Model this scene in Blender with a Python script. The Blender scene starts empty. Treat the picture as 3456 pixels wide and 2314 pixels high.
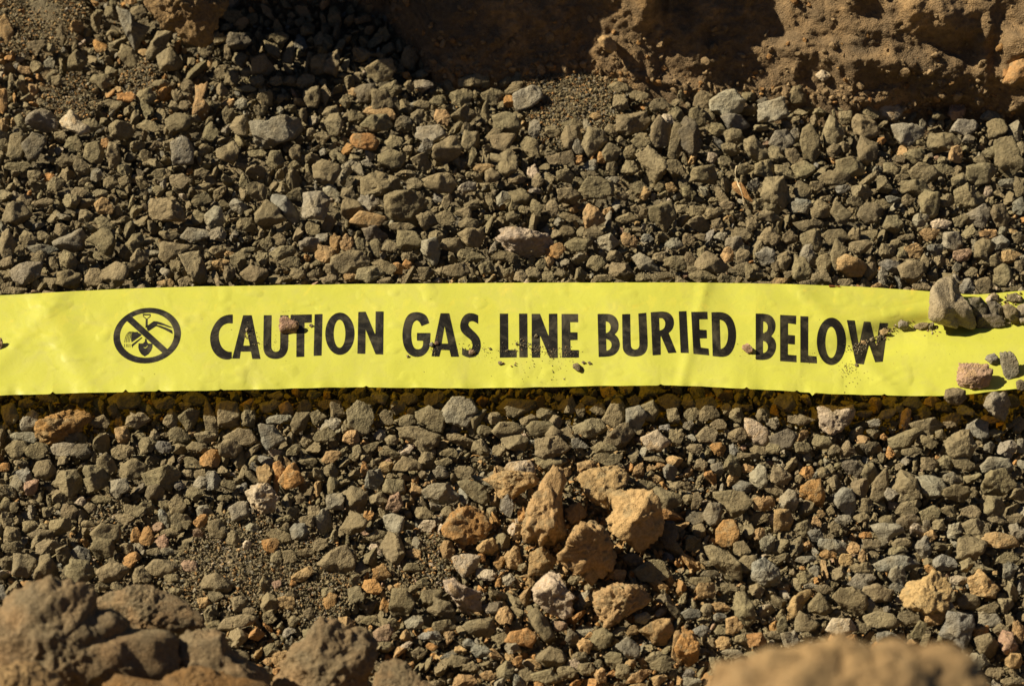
import bpy, bmesh, math, random
import numpy as np
from mathutils import Vector
C = bpy.context.scene.collection
rng = np.random.default_rng(11); random.seed(5)

# ---------------------------------------------------------------- camera, sky, sun, exposure
W, H = 3456.0, 2314.0
TH = math.radians(55.5); D = 1.30; LENS = 50.0; SENS = 24.0
CAM = np.array([0, -D*math.cos(TH), D*math.sin(TH)])
FWD = np.array([0, math.cos(TH), -math.sin(TH)]); UP = np.array([0, math.sin(TH), math.cos(TH)]); RT = np.array([1.0, 0, 0])
cd = bpy.data.cameras.new('camera'); cam = bpy.data.objects.new('camera', cd); C.objects.link(cam)
cam.location = CAM; cam.rotation_euler = (math.pi/2-TH, 0, 0)
cd.lens = LENS; cd.sensor_width = SENS; cd.clip_start = 0.02; cd.clip_end = 200
cd.dof.use_dof = True; cd.dof.focus_distance = 1.29; cd.dof.aperture_fstop = 6.8
bpy.context.scene.camera = cam
EL = math.radians(37.0); SD = np.array([-0.93, 0.36]); SD = SD/np.linalg.norm(SD)
SUN = np.array([SD[0]*math.cos(EL), SD[1]*math.cos(EL), math.sin(EL)])
sd = bpy.data.lights.new('sun', 'SUN'); so = bpy.data.objects.new('sun', sd); C.objects.link(so)
sd.energy = 5.0; sd.angle = math.radians(0.53); sd.color = (1.0, 0.90, 0.71)
so.rotation_euler = Vector(SUN).to_track_quat('Z', 'Y').to_euler(); so.location = (-2, 1, 3)
w = bpy.data.worlds.new('World'); bpy.context.scene.world = w; w.use_nodes = True
nt = w.node_tree; bg = nt.nodes['Background']
sk = nt.nodes.new('ShaderNodeTexSky'); sk.sky_type = 'NISHITA'; sk.sun_disc = False
sk.air_density = 0.4; sk.dust_density = 0.1; sk.sun_elevation = EL; sk.sun_rotation = math.atan2(SUN[0], SUN[1])
nt.links.new(sk.outputs[0], bg.inputs[0]); bg.inputs[1].default_value = 0.05
vs = bpy.context.scene.view_settings
vs.view_transform = 'Standard'; vs.look = 'None'; vs.exposure = 0.84; vs.gamma = 1.0

cy_ = bpy.context.scene.cycles; cy_.diffuse_bounces = 1; cy_.max_bounces = 6

def P(x, y, z=0.0):
    """photo pixel -> point on the level z (arrays allowed)"""
    dx = (np.asarray(x, float)-W/2)/W*SENS/LENS; dy = -(np.asarray(y, float)-H/2)/W*SENS/LENS
    r = FWD[:, None]+RT[:, None]*np.atleast_1d(dx)+UP[:, None]*np.atleast_1d(dy)
    t = (np.asarray(z)-CAM[2])/r[2]
    p = (CAM[:, None]+r*t).T
    return p[0] if np.ndim(x) == 0 and np.ndim(z) == 0 else p
def R(x, y, d):
    dx = (x-W/2)/W*SENS/LENS; dy = -(y-H/2)/W*SENS/LENS
    return CAM+(FWD+RT*dx+UP*dy)*d
PX = D*SENS/LENS/W          # metres per photo pixel at the focus distance

# ---------------------------------------------------------------- noise
def _hash(ix, iy, iz, s):
    h = (ix.astype(np.int64)*374761393+iy.astype(np.int64)*668265263+iz.astype(np.int64)*2147483647+s*1274126177) & 0xffffffff
    h = ((h ^ (h >> 13))*1274126177) & 0xffffffff
    h = ((h ^ (h >> 16))*2246822519) & 0xffffffff
    return ((h ^ (h >> 15)) & 0xffffff)/float(0xffffff)
def vn(p, s=0):
    f = np.floor(p); q = p-f; q = q*q*(3-2*q); i = f.astype(np.int64); o = 0
    for a in (0, 1):
        for b in (0, 1):
            for c in (0, 1):
                o = o+_hash(i[:, 0]+a, i[:, 1]+b, i[:, 2]+c, s)*(q[:, 0] if a else 1-q[:, 0])*(q[:, 1] if b else 1-q[:, 1])*(q[:, 2] if c else 1-q[:, 2])
    return o*2-1
def fbm(p, s=0, o=4, g=0.5):
    t = 0; a = 1.0; n = 0
    for k in range(o):
        t = t+a*vn(p*(2.03**k)+k*17.3, s+k); n += a; a *= g
    return t/n
def pits(p, s=0):
    """distance to the nearest scattered point"""
    f = np.floor(p).astype(np.int64); best = np.full(len(p), 9.0)
    for a in (-1, 0, 1):
        for b in (-1, 0, 1):
            for c in (-1, 0, 1):
                g = f+np.array([a, b, c])
                q = np.stack([_hash(g[:, 0], g[:, 1], g[:, 2], s+k) for k in (1, 2, 3)], 1)+g
                best = np.minimum(best, ((p-q)**2).sum(1))
    return np.sqrt(best)

# ---------------------------------------------------------------- materials
def nodes(name):
    m = bpy.data.materials.new(name); m.use_nodes = True; n = m.node_tree; b = n.nodes['Principled BSDF']
    return m, n, b
def N(n, t, **k):
    x = n.nodes.new(t)
    for a, v in k.items():
        if a in x.inputs: x.inputs[a].default_value = v
        else: setattr(x, a, v)
    return x
def stone_material(name, speck, bump, dust=0.35, rough=0.9):
    m, n, b = nodes(name); L = n.links.new
    geo = N(n, 'ShaderNodeNewGeometry'); at = N(n, 'ShaderNodeAttribute', attribute_name='tint')
    n1 = N(n, 'ShaderNodeTexNoise', Scale=420.0, Detail=5.0, Roughness=0.62); n2 = N(n, 'ShaderNodeTexNoise', Scale=75.0, Detail=3.0)
    n3 = N(n, 'ShaderNodeTexNoise', Scale=1500.0, Detail=2.0); vo = N(n, 'ShaderNodeTexVoronoi', Scale=900.0)
    for x in (n1, n2, n3, vo): L(geo.outputs['Position'], x.inputs['Vector'])
    r1 = N(n, 'ShaderNodeMapRange'); r1.inputs[1].default_value = 0.3; r1.inputs[2].default_value = 0.7
    r1.inputs[3].default_value = 1-speck; r1.inputs[4].default_value = 1+speck
    L(n1.outputs[0], r1.inputs[0])
    mul = N(n, 'ShaderNodeMixRGB', blend_type='MULTIPLY'); mul.inputs[0].default_value = 1
    L(at.outputs['Color'], mul.inputs[1]); L(r1.outputs[0], mul.inputs[2])
    du = N(n, 'ShaderNodeMixRGB'); du.inputs[2].default_value = (0.235, 0.178, 0.092, 1)
    r2 = N(n, 'ShaderNodeMapRange'); r2.inputs[1].default_value = 0.42; r2.inputs[2].default_value = 0.66; r2.inputs[4].default_value = dust
    L(n2.outputs[0], r2.inputs[0]); L(r2.outputs[0], du.inputs[0]); L(mul.outputs[0], du.inputs[1])
    # tiny mineral grains
    r3 = N(n, 'ShaderNodeMapRange'); r3.inputs[1].default_value = 0.66; r3.inputs[2].default_value = 0.72; r3.inputs[4].default_value = 0.4
    L(n3.outputs[0], r3.inputs[0])
    li = N(n, 'ShaderNodeMixRGB'); li.inputs[2].default_value = (0.42, 0.38, 0.3, 1)
    L(r3.outputs[0], li.inputs[0]); L(du.outputs[0], li.inputs[1]); L(li.outputs[0], b.inputs['Base Color'])
    b.inputs['Roughness'].default_value = rough; b.inputs['Specular IOR Level'].default_value = 0.12
    ad = N(n, 'ShaderNodeMath', operation='ADD'); m3 = N(n, 'ShaderNodeMath', operation='MULTIPLY'); m3.inputs[1].default_value = 0.4
    L(n3.outputs[0], m3.inputs[0]); L(n1.outputs[0], ad.inputs[0]); L(m3.outputs[0], ad.inputs[1])
    bu = N(n, 'ShaderNodeBump', Strength=bump, Distance=0.0018); L(ad.outputs[0], bu.inputs['Height']); L(bu.outputs[0], b.inputs['Normal'])
    return m
M_STONE = stone_material('crushed_stone', 0.30, 1.0, dust=0.45)
M_EARTH = stone_material('crumbly_earth', 0.30, 1.0, dust=0.2, rough=1.0)
def soil_material(name, c1, c2, c3, s1=9.0, bump=0.8):
    m, n, b = nodes(name); L = n.links.new
    geo = N(n, 'ShaderNodeNewGeometry')
    a = N(n, 'ShaderNodeTexNoise', Scale=s1, Detail=6.0, Roughness=0.65, Distortion=0.6); c = N(n, 'ShaderNodeTexNoise', Scale=260.0, Detail=5.0, Roughness=0.7)
    g = N(n, 'ShaderNodeTexNoise', Scale=1100.0, Detail=2.0)
    for x in (a, c, g): L(geo.outputs['Position'], x.inputs['Vector'])
    cr = N(n, 'ShaderNodeValToRGB'); e = cr.color_ramp.elements
    e[0].position = 0.36; e[0].color = (*c1, 1); e[1].position = 0.66; e[1].color = (*c3, 1)
    k = e.new(0.52); k.color = (*c2, 1)
    L(a.outputs[0], cr.inputs[0])
    r = N(n, 'ShaderNodeMapRange'); r.inputs[1].default_value = 0.3; r.inputs[2].default_value = 0.7; r.inputs[3].default_value = 0.68; r.inputs[4].default_value = 1.32
    L(c.outputs[0], r.inputs[0])
    mu = N(n, 'ShaderNodeMixRGB', blend_type='MULTIPLY'); mu.inputs[0].default_value = 1
    L(cr.outputs[0], mu.inputs[1]); L(r.outputs[0], mu.inputs[2]); L(mu.outputs[0], b.inputs['Base Color'])
    b.inputs['Roughness'].default_value = 1.0; b.inputs['Specular IOR Level'].default_value = 0.15
    ad = N(n, 'ShaderNodeMath', operation='ADD'); L(c.outputs[0], ad.inputs[0]); L(g.outputs[0], ad.inputs[1])
    bu = N(n, 'ShaderNodeBump', Strength=bump, Distance=0.0015); L(ad.outputs[0], bu.inputs['Height']); L(bu.outputs[0], b.inputs['Normal'])
    return m
M_SOIL = soil_material('gravelly_soil', (0.10, 0.082, 0.05), (0.14, 0.112, 0.066), (0.17, 0.12, 0.06), 14.0)
M_BANK = soil_material('bank_earth', (0.13, 0.092, 0.052), (0.20, 0.132, 0.066), (0.36, 0.225, 0.10), 19.0, 1.0)

# ---------------------------------------------------------------- mesh helpers
def link(name, v, f, mat, tint=None, parent=None, smooth=True):
    v = np.asarray(v, np.float32); f = np.asarray(f, np.int32); k = f.shape[1]
    me = bpy.data.meshes.new(name)
    me.vertices.add(len(v)); me.vertices.foreach_set('co', v.ravel())
    me.loops.add(f.size); me.loops.foreach_set('vertex_index', f.ravel())
    me.polygons.add(len(f)); me.polygons.foreach_set('loop_start', np.arange(0, f.size, k, dtype=np.int32))
    me.polygons.foreach_set('use_smooth', np.full(len(f), smooth))
    me.update(calc_edges=True)
    if tint is not None:
        a = me.attributes.new('tint', 'FLOAT_COLOR', 'POINT')
        t = np.ones((len(v), 4), np.float32); t[:, :3] = tint; a.data.foreach_set('color', t.ravel())
    me.materials.append(mat)
    o = bpy.data.objects.new(name, me); C.objects.link(o)
    if parent: o.parent = parent
    return o
def tag(o, label=None, cat=None, group=None, kind=None):
    for k, v in (('label', label), ('category', cat), ('group', group), ('kind', kind)):
        if v: o[k] = v
    return o
def ico(sub):
    b = bmesh.new(); bmesh.ops.create_icosphere(b, subdivisions=sub, radius=1.0)
    v = np.array([x.co[:] for x in b.verts]); f = np.array([[q.index for q in x.verts] for x in b.faces]); b.free()
    return v/np.linalg.norm(v, axis=1)[:, None], f
ICO = {k: ico(k) for k in (1, 2, 3, 4, 5, 6)}

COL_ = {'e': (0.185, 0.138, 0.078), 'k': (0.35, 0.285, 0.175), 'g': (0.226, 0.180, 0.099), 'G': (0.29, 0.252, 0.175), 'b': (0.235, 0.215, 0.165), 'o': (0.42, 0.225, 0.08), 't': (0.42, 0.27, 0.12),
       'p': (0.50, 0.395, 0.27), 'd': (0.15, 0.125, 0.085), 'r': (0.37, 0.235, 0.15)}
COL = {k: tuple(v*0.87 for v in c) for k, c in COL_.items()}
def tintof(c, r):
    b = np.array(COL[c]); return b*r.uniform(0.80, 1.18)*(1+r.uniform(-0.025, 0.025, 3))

def unit_rock(sub, r, facets=13, sharp=14.0, rough=0.05, lumpy=0.10, pit=0.0, top=True):
    """a broken stone of radius about one: facets cut from a ball, edges worn, surface rough"""
    d, f = ICO[sub]
    n = r.normal(size=(facets, 3)); n /= np.linalg.norm(n, axis=1)[:, None]; h = r.uniform(0.42, 0.80, facets)
    if top: n[0] = np.array([0.25, 0.15, 1.0])+r.normal(size=3)*0.35; n[0] /= np.linalg.norm(n[0]); h[0] = r.uniform(0.45, 0.65)
    q = np.maximum(d@n.T, 0.02)/h
    rad = 1/(((q**sharp).sum(1)+0.86**sharp)**(1/sharp))
    off = r.uniform(0, 90, 3); s = int(r.integers(1, 9999))
    p = d*rad[:, None]
    k = 1+lumpy*fbm(p*1.9+off, s, 2)+rough*fbm(p*4.6+off, s+3, 5, 0.62)
    if pit > 0:
        k = k-pit*np.clip(0.42-pits(p*3.4+off, s), 0, 1)*1.6-pit*0.5*np.clip(0.4-pits(p*8+off, s+7), 0, 1)
    return p*k[:, None], f
def chaikin(pts, n=1, sharp=60):
    for _ in range(n):
        out = []
        for i in range(len(pts)):
            a, b, c = np.array(pts[i-1], float), np.array(pts[i], float), np.array(pts[(i+1) % len(pts)], float)
            u, v = b-a, c-b
            ang = abs(math.degrees(math.atan2(u[0]*v[1]-u[1]*v[0], u@v)))
            if ang > sharp: out.append(tuple(b))
            else: out += [tuple(b*0.75+a*0.25), tuple(b*0.75+c*0.25)]
        pts = out
    return pts
def outline_radius(poly, th):
    """polar radius of a closed polygon (around its own centre at 0,0) for the angles th"""
    poly = np.asarray(poly); o = np.zeros(len(th)); dx, dy = np.cos(th), np.sin(th)
    for i in range(len(poly)):
        a = poly[i-1]; e = poly[i]-a
        den = dx*e[1]-dy*e[0]; den = np.where(abs(den) < 1e-12, 1e-12, den)
        t = (a[0]*e[1]-a[1]*e[0])/den; u = (a[0]*dy-a[1]*dx)/den
        ok = (t > 0) & (u >= -1e-6) & (u <= 1+1e-6); o = np.where(ok, np.maximum(o, t), o)
    return o
def fit(v, poly, depth):
    """stretch a unit rock so that its outline, seen along its z axis, follows the polygon"""
    th = np.arctan2(v[:, 1], v[:, 0]); rho = np.hypot(v[:, 0], v[:, 1])
    nb = 72; b = ((th+math.pi)/(2*math.pi)*nb).astype(int) % nb
    sil = np.zeros(nb); np.maximum.at(sil, b, rho); sil[sil == 0] = sil[sil > 0].mean()
    c = (np.arange(nb)+0.5)/nb*2*math.pi-math.pi
    s = np.interp(th, np.r_[c-2*math.pi, c, c+2*math.pi], np.tile(np.maximum(sil, np.roll(sil, 1)), 3))
    k = outline_radius(poly, th)/s
    m = np.clip(rho/s, 0, 1)**1.0
    kk = k*(0.35+0.65*m)+np.mean(k)*(0.65-0.65*m)
    return np.stack([v[:, 0]*kk, v[:, 1]*kk, v[:, 2]*depth], 1)
BAS = np.stack([RT, UP, -FWD], 0)      # local x, y, z of a stone whose outline is known from the front
# ---------------------------------------------------------------- stones as they lie, tile by tile (x y width height angle colour)
T = {}
T[0, 0] = '''765 100 100 100 0 g;940 95 130 100 0 g;1165 420 190 140 -10 g;520 180 90 90 0 t;420 250 60 170 5 g;260 315 130 110 0 g;340 335 110 60 0 g;520 430 130 130 0 g;340 435 80 95 0 G;245 460 80 90 0 g
690 552 150 90 -10 g;400 555 120 70 0 g;870 670 125 80 0 o;1000 660 110 110 0 g;1215 655 75 80 0 g;1100 575 120 60 0 g;300 825 180 180 0 G;145 845 140 60 -55 g;250 1010 160 200 0 d;410 935 80 80 0 g
510 985 120 115 0 g;470 1100 145 105 10 g;640 1050 130 160 0 g;785 1065 95 200 0 g;730 990 70 80 0 o;130 1140 180 60 0 g;830 885 165 140 0 g;1020 872 185 75 0 g;1010 750 80 140 30 g;1215 840 190 110 0 g
1160 990 85 95 0 g;1260 1045 150 195 0 b;1575 1055 150 155 0 g;1450 910 115 110 0 g;1650 855 135 135 0 g;2215 945 120 105 0 g;1790 455 170 155 0 g;1595 540 95 95 0 g;1500 265 90 70 0 g;1640 290 140 110 0 d
1885 262 170 80 -10 g;1875 350 75 150 35 g;1990 370 70 150 -15 g;2115 420 60 175 -10 g;2280 440 120 180 0 g;2185 445 120 150 0 g;1410 355 90 80 0 g;1560 370 50 110 0 g;1645 410 105 95 0 g;1760 560 85 95 0 g
2100 560 115 80 0 g;2135 670 130 155 0 g;1820 660 100 120 0 g;2230 660 60 120 0 g;1655 710 85 65 0 G;1380 1190 110 80 0 g;1225 1235 150 100 0 g;1090 1190 80 70 0 g;1890 1100 115 125 0 g;1765 1315 140 145 0 g
2240 1190 190 165 0 g;1765 1060 145 60 5 g;2030 1050 80 90 0 g;1960 1430 250 115 -42 b;2160 1420 180 190 0 G;1140 1450 270 150 0 g;1840 1480 190 165 0 g;1475 1500 115 140 0 G;110 1470 210 160 0 g;660 1200 85 85 0 G
565 1160 95 130 0 g;380 1265 120 90 30 g;585 1480 125 90 0 g;235 1210 100 80 0 g;540 1310 95 75 0 g;755 1255 95 85 0 g;850 1255 105 80 0 g;720 1420 110 110 0 t;340 1215 75 60 0 o;1385 1370 130 90 0 g
300 1390 130 80 10 g;170 1380 120 80 10 g;690 1330 90 60 0 g;1985 555 90 70 0 g;2270 770 100 90 0 g;1330 820 90 60 0 g;1560 790 80 100 0 g;1900 560 80 70 0 g;20 690 80 180 0 o;30 1000 60 80 0 g
1690 610 170 40 0 g;1290 590 90 80 0 g;620 860 110 90 0 g;2300 860 130 130 0 g;1690 500 80 60 0 g;1540 460 70 50 0 g;40 210 90 190 0 t;1190 730 80 60 0 g;1265 730 85 70 0 g;30 860 70 70 0 t'''
T[1, 0] = '''265 495 180 160 0 g;1000 455 160 110 0 g;890 562 195 95 5 g;990 565 60 90 0 g;560 592 125 85 -20 G;470 590 60 75 20 g;350 602 155 115 0 g;1195 600 140 70 35 g;275 700 150 160 0 g;165 640 130 140 0 d
90 635 80 60 0 t;830 665 135 120 0 g;1030 665 140 105 0 g;1150 700 70 80 0 o;260 770 205 80 -10 t;235 850 205 120 0 g;690 805 115 105 0 t;830 792 165 115 8 g;985 780 60 170 -5 g;1135 845 165 145 0 g
1320 880 80 140 0 G;1450 905 115 90 0 g;160 970 165 135 0 o;430 850 110 130 0 d;520 800 90 100 0 g;620 925 180 120 0 G;590 1000 120 85 30 b;880 960 115 120 0 g;1105 975 175 130 15 g;1030 930 120 75 35 g
900 1080 50 180 -10 g;1310 1010 190 110 -40 g;1570 950 135 160 0 g;1740 970 150 180 -20 g;1690 870 60 110 20 G;1620 1010 70 100 15 G;1850 1050 115 130 0 g;2190 930 135 205 0 g;1920 602 155 70 -8 g;1915 705 150 120 -25 g
2045 662 145 65 0 g;2180 718 130 95 0 g;2230 825 90 65 0 p;2300 960 110 250 -10 g;2290 1160 125 130 0 g;1980 1050 80 105 -15 g;1980 1155 110 95 0 g;1870 1238 85 50 0 G;1850 1160 95 95 0 g;1750 1290 235 180 -15 g
2040 1302 125 100 0 g;2262 1290 70 65 0 t;1625 1100 68 62 0 o;1785 1085 62 80 0 o;1310 1180 85 115 0 p;1500 1090 195 95 0 g;980 1150 115 60 10 t;1025 1212 105 90 20 g;1535 1200 125 105 0 g;1350 1245 80 85 0 g
1210 1230 95 70 0 g;350 1105 175 125 0 g;550 1112 135 115 0 g;690 1255 215 140 0 g;500 1265 100 75 0 g;185 1390 125 125 0 G;440 1425 255 215 0 g;600 1400 75 80 0 g;190 1512 215 110 0 t;70 1430 135 135 0 g
40 1330 95 125 0 g;725 1380 60 115 -20 g;860 1290 135 80 15 G;1105 1355 120 75 35 G;1020 1365 60 90 0 g;1340 1312 85 52 0 G;1240 1350 145 125 0 g;1545 1345 155 130 0 g;1335 1425 85 105 0 g;1185 1410 90 90 45 g
1445 1430 85 95 0 g;710 1490 135 100 0 g;590 1510 115 130 0 g;1720 1490 155 165 0 t;2190 1470 175 195 0 g;1960 1500 130 80 15 g;880 1540 115 90 0 g;410 1555 170 60 0 g;1175 1490 70 90 0 g;1240 1440 60 60 0 g
100 800 100 80 0 g;370 970 130 80 30 g;310 1035 85 45 0 g;460 1030 60 60 0 g;860 880 90 70 0 g;1860 890 110 90 0 g;1580 860 120 70 0 g;1740 800 90 60 0 t;2010 1430 70 50 0 g;1930 1350 100 60 0 g
550 720 120 50 -5 g;660 690 110 70 0 g;40 690 80 90 0 g;130 370 130 100 0 g;1570 1490 130 50 -15 g;2300 780 110 90 0 g;180 1120 70 60 0 G;2060 970 110 90 0 g;2190 380 70 100 0 t;2080 1330 80 80 0 t'''
T[2, 0] = '''135 685 145 95 8 g;360 840 240 130 -15 b;620 762 210 180 0 G;790 662 145 110 20 g;350 940 125 105 -25 g;105 800 100 155 25 g;50 950 165 235 0 d;235 890 115 105 0 g;680 960 135 140 0 G;770 930 80 115 -15 b
870 975 135 240 15 g;1030 905 155 195 0 g;1250 870 185 160 0 g;1300 780 115 100 0 g;1420 765 150 115 0 p;1120 810 90 105 0 g;1645 855 62 85 0 G;1365 967 52 56 0 o;1935 872 165 92 8 G;1880 768 115 135 0 r
2115 790 115 95 0 G;2155 880 115 155 -15 g;2285 900 115 110 0 G;2320 790 60 95 0 t;1790 982 230 165 10 g;1870 1067 112 135 0 t;1600 1072 135 115 0 g;2100 1052 115 85 0 g;2230 1085 175 250 0 g;330 1027 125 90 -15 g
640 1060 130 100 -35 g;205 1082 72 72 0 p;750 1067 90 105 0 g;1040 1032 90 85 0 g;1260 1040 150 200 -15 g;430 1160 125 80 0 g;555 1162 130 125 0 g;700 1180 140 95 -30 g;830 1170 135 115 0 g;1150 1142 190 135 0 g
1430 1162 115 85 0 g;1655 1195 200 140 0 g;1600 1292 195 140 0 g;490 1267 95 80 0 b;640 1322 165 255 -8 g;815 1312 140 90 -40 g;920 1282 95 85 0 g;1040 1232 185 115 0 g;1380 1270 95 145 0 g;1100 1302 92 62 0 b
1225 1322 125 105 0 g;1790 1162 120 80 0 g;2040 1192 190 130 0 g;2220 1130 75 80 0 b;1960 1342 225 170 0 g;1815 1372 112 105 0 g;1690 1402 155 165 0 g;1540 1372 80 75 0 g;2310 1280 85 135 0 g;825 1412 135 110 0 b
950 1442 130 135 0 g;580 1482 155 80 -10 g;1080 1470 170 110 -60 g;1280 1452 150 135 0 g;1450 1530 170 125 0 g;1760 1540 165 75 20 p;1900 1512 100 90 0 g;2025 1482 180 140 10 G;2180 1482 130 155 0 g;2310 1412 85 115 0 b
860 1545 185 75 0 g;480 1530 105 95 0 g;240 1530 95 80 0 g;1440 1370 100 50 0 b;1190 1385 110 70 0 g;50 1320 100 90 0 g;1630 1510 120 90 0 G;2230 1260 110 70 0 G;2090 1320 60 60 0 p;980 1370 110 60 15 g
1960 955 80 70 20 G;1110 1010 80 60 0 g;1760 800 80 60 0 g;520 1400 110 70 30 g;300 1410 110 60 0 g;620 1420 110 90 0 g;1360 1410 110 90 0 g;210 1460 120 80 0 g;170 890 60 60 0 g;1480 1090 90 50 0 g
1500 1220 110 45 10 g;2050 1100 110 80 0 g;1340 1170 60 50 0 G;180 790 110 60 -50 g;550 690 80 45 10 G;1100 740 60 40 0 g;80 1450 130 60 0 g;1900 1240 90 90 0 g;1780 1110 60 60 0 g;1630 980 60 60 0 g'''
T[0, 1] = '''45 110 115 190 0 g;185 80 110 125 0 g;460 352 175 140 0 g;640 347 145 115 0 g;790 325 175 160 0 g;460 222 112 125 0 g;1760 322 180 115 0 g;1640 212 115 135 0 g;1950 167 165 85 10 g;1495 152 115 90 15 g
1830 102 85 95 0 g;1915 80 95 72 0 g;2120 112 130 115 0 G;2300 100 85 145 0 o;2230 172 115 130 0 t;1510 252 115 90 20 t;1800 212 80 95 0 g;1990 237 115 80 10 g;2170 310 110 62 0 g;2045 302 105 85 0 g
1155 45 135 75 0 g;1340 40 175 85 0 G;1490 40 105 90 0 G;290 142 190 60 0 b;370 240 62 100 0 g;600 222 100 60 0 g;700 190 135 60 -10 g;1145 375 115 52 0 t;1265 365 95 72 0 g;1570 310 80 105 0 g
110 425 190 50 5 g;860 270 110 80 0 g;950 220 110 130 0 g;280 190 110 90 0 g;40 410 80 60 0 g;1200 250 70 90 0 g;2280 290 100 100 0 g;1700 150 110 50 10 g;2260 350 110 60 0 g;140 150 70 60 0 g
850 1180 245 100 5 g;780 1250 85 110 0 g;1130 1200 125 90 0 g;1335 1170 145 85 0 g;1270 1212 100 60 0 g;1445 1310 80 235 12 g;950 1312 190 130 0 g;1180 1312 95 130 0 g;60 1272 115 135 0 g;195 1332 100 135 -20 G
150 1430 175 85 0 G;115 1522 140 110 0 g;250 1522 135 100 0 g;440 1512 165 90 0 G;845 1420 115 110 0 t;1410 1432 135 95 0 g;1350 1502 135 90 0 g;1860 1430 210 140 -20 b;1010 1490 115 115 0 g;840 1532 130 80 0 g
1130 1502 105 85 0 b;1705 1290 115 145 0 g;1840 1222 145 75 10 g;1965 1232 95 105 0 t;2090 1232 90 115 0 g;2060 1330 170 95 55 g;1920 1310 155 60 5 b;2180 1290 105 90 0 g;2300 1250 115 145 0 g;2270 1360 140 90 40 G
2220 1420 140 100 0 g;1570 1512 150 115 0 g;2020 1520 110 80 0 g;2240 1200 100 60 0 g;300 1420 100 80 0 d;480 1440 90 80 0 g;1700 1200 90 50 20 t;560 1530 120 90 0 d;1060 1430 90 90 0 g;690 1330 120 90 0 g
170 1200 120 60 0 g;330 1160 130 70 0 g;560 1160 150 80 0 g;1900 1150 100 60 0 g;2150 1140 110 60 0 g'''
T[1, 1] = '''70 237 225 135 0 g;230 40 205 120 0 d;440 80 195 175 0 g;760 115 155 115 0 g;890 60 155 145 0 g;1465 152 130 95 15 o;1845 90 155 105 0 G;1610 115 185 85 10 g;1740 30 140 80 0 g;125 110 80 80 0 g
40 110 90 115 0 t;190 305 190 115 0 g;290 262 165 90 -30 g;372 270 95 75 0 o;455 250 70 60 0 o;570 312 105 95 0 g;690 300 85 65 -20 g;810 297 175 105 0 g;885 187 155 80 -5 g;995 272 120 90 0 g
1130 192 155 80 -5 g;1150 310 72 110 0 g;1235 332 95 85 0 g;1325 322 100 95 0 g;1425 332 85 85 0 g;1505 310 105 60 0 g;1420 225 62 75 0 t;1760 237 125 95 0 g;1870 190 105 85 -30 g;2085 235 215 100 -38 G
1930 292 165 115 0 g;2300 232 165 105 0 g;2190 190 105 90 0 g;2280 100 110 80 0 G;2100 67 90 62 0 b;2180 332 235 52 3 g;1800 342 130 52 0 g;1640 322 95 105 0 g;1980 82 110 100 0 t;300 362 95 50 0 g
650 60 90 90 0 g;330 130 90 80 0 g;1300 300 60 80 0 g;2060 330 100 60 0 g;60 340 90 50 0 t;1550 20 110 80 0 g;460 190 110 60 0 g;520 130 60 90 0 g;1700 90 60 100 0 g;1370 240 80 60 0 g
60 1162 80 60 0 g;270 1160 125 85 0 G;465 1172 115 85 0 g;635 1160 140 100 0 g;820 1240 215 215 0 G;1130 1382 205 130 15 g;1290 1312 110 75 15 g;1400 1272 135 90 0 g;1370 1372 155 100 0 g;1470 1322 85 85 0 g
2020 1320 155 175 0 b;2110 1262 160 150 0 g;2240 1190 145 95 0 g;2150 1462 165 130 10 p;1910 1430 190 165 0 g;1430 1512 260 165 0 g;1200 1472 185 140 0 g;1630 1480 155 70 -5 b;1450 1422 115 105 30 g;1770 1240 110 90 -20 g
1560 1220 135 110 0 g;2280 1290 85 115 0 g;2010 1180 115 75 0 d;380 1220 95 85 0 g;170 1190 125 65 0 g;1320 1470 85 62 0 b;70 1440 115 95 0 t;960 1502 115 135 0 g;1800 1520 175 115 0 g;310 1300 85 95 0 g
1700 1180 100 60 0 g;1040 1300 120 90 0 g;980 1390 90 80 0 g;640 1210 110 50 0 g;350 1450 80 80 0 g;200 1500 130 60 20 g;460 1320 110 80 0 g;740 1540 120 60 0 g;2300 1420 90 110 0 g;2220 1370 80 60 0 b
30 1360 70 90 0 g;1080 1520 100 90 0 g;1640 1250 60 90 0 g;1500 1160 80 50 0 g;110 1530 60 110 -10 g;850 1170 60 40 0 g;1900 1160 60 40 0 g;480 1250 70 50 0 g;330 1540 120 60 0 g;2050 1400 60 40 0 g'''
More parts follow.
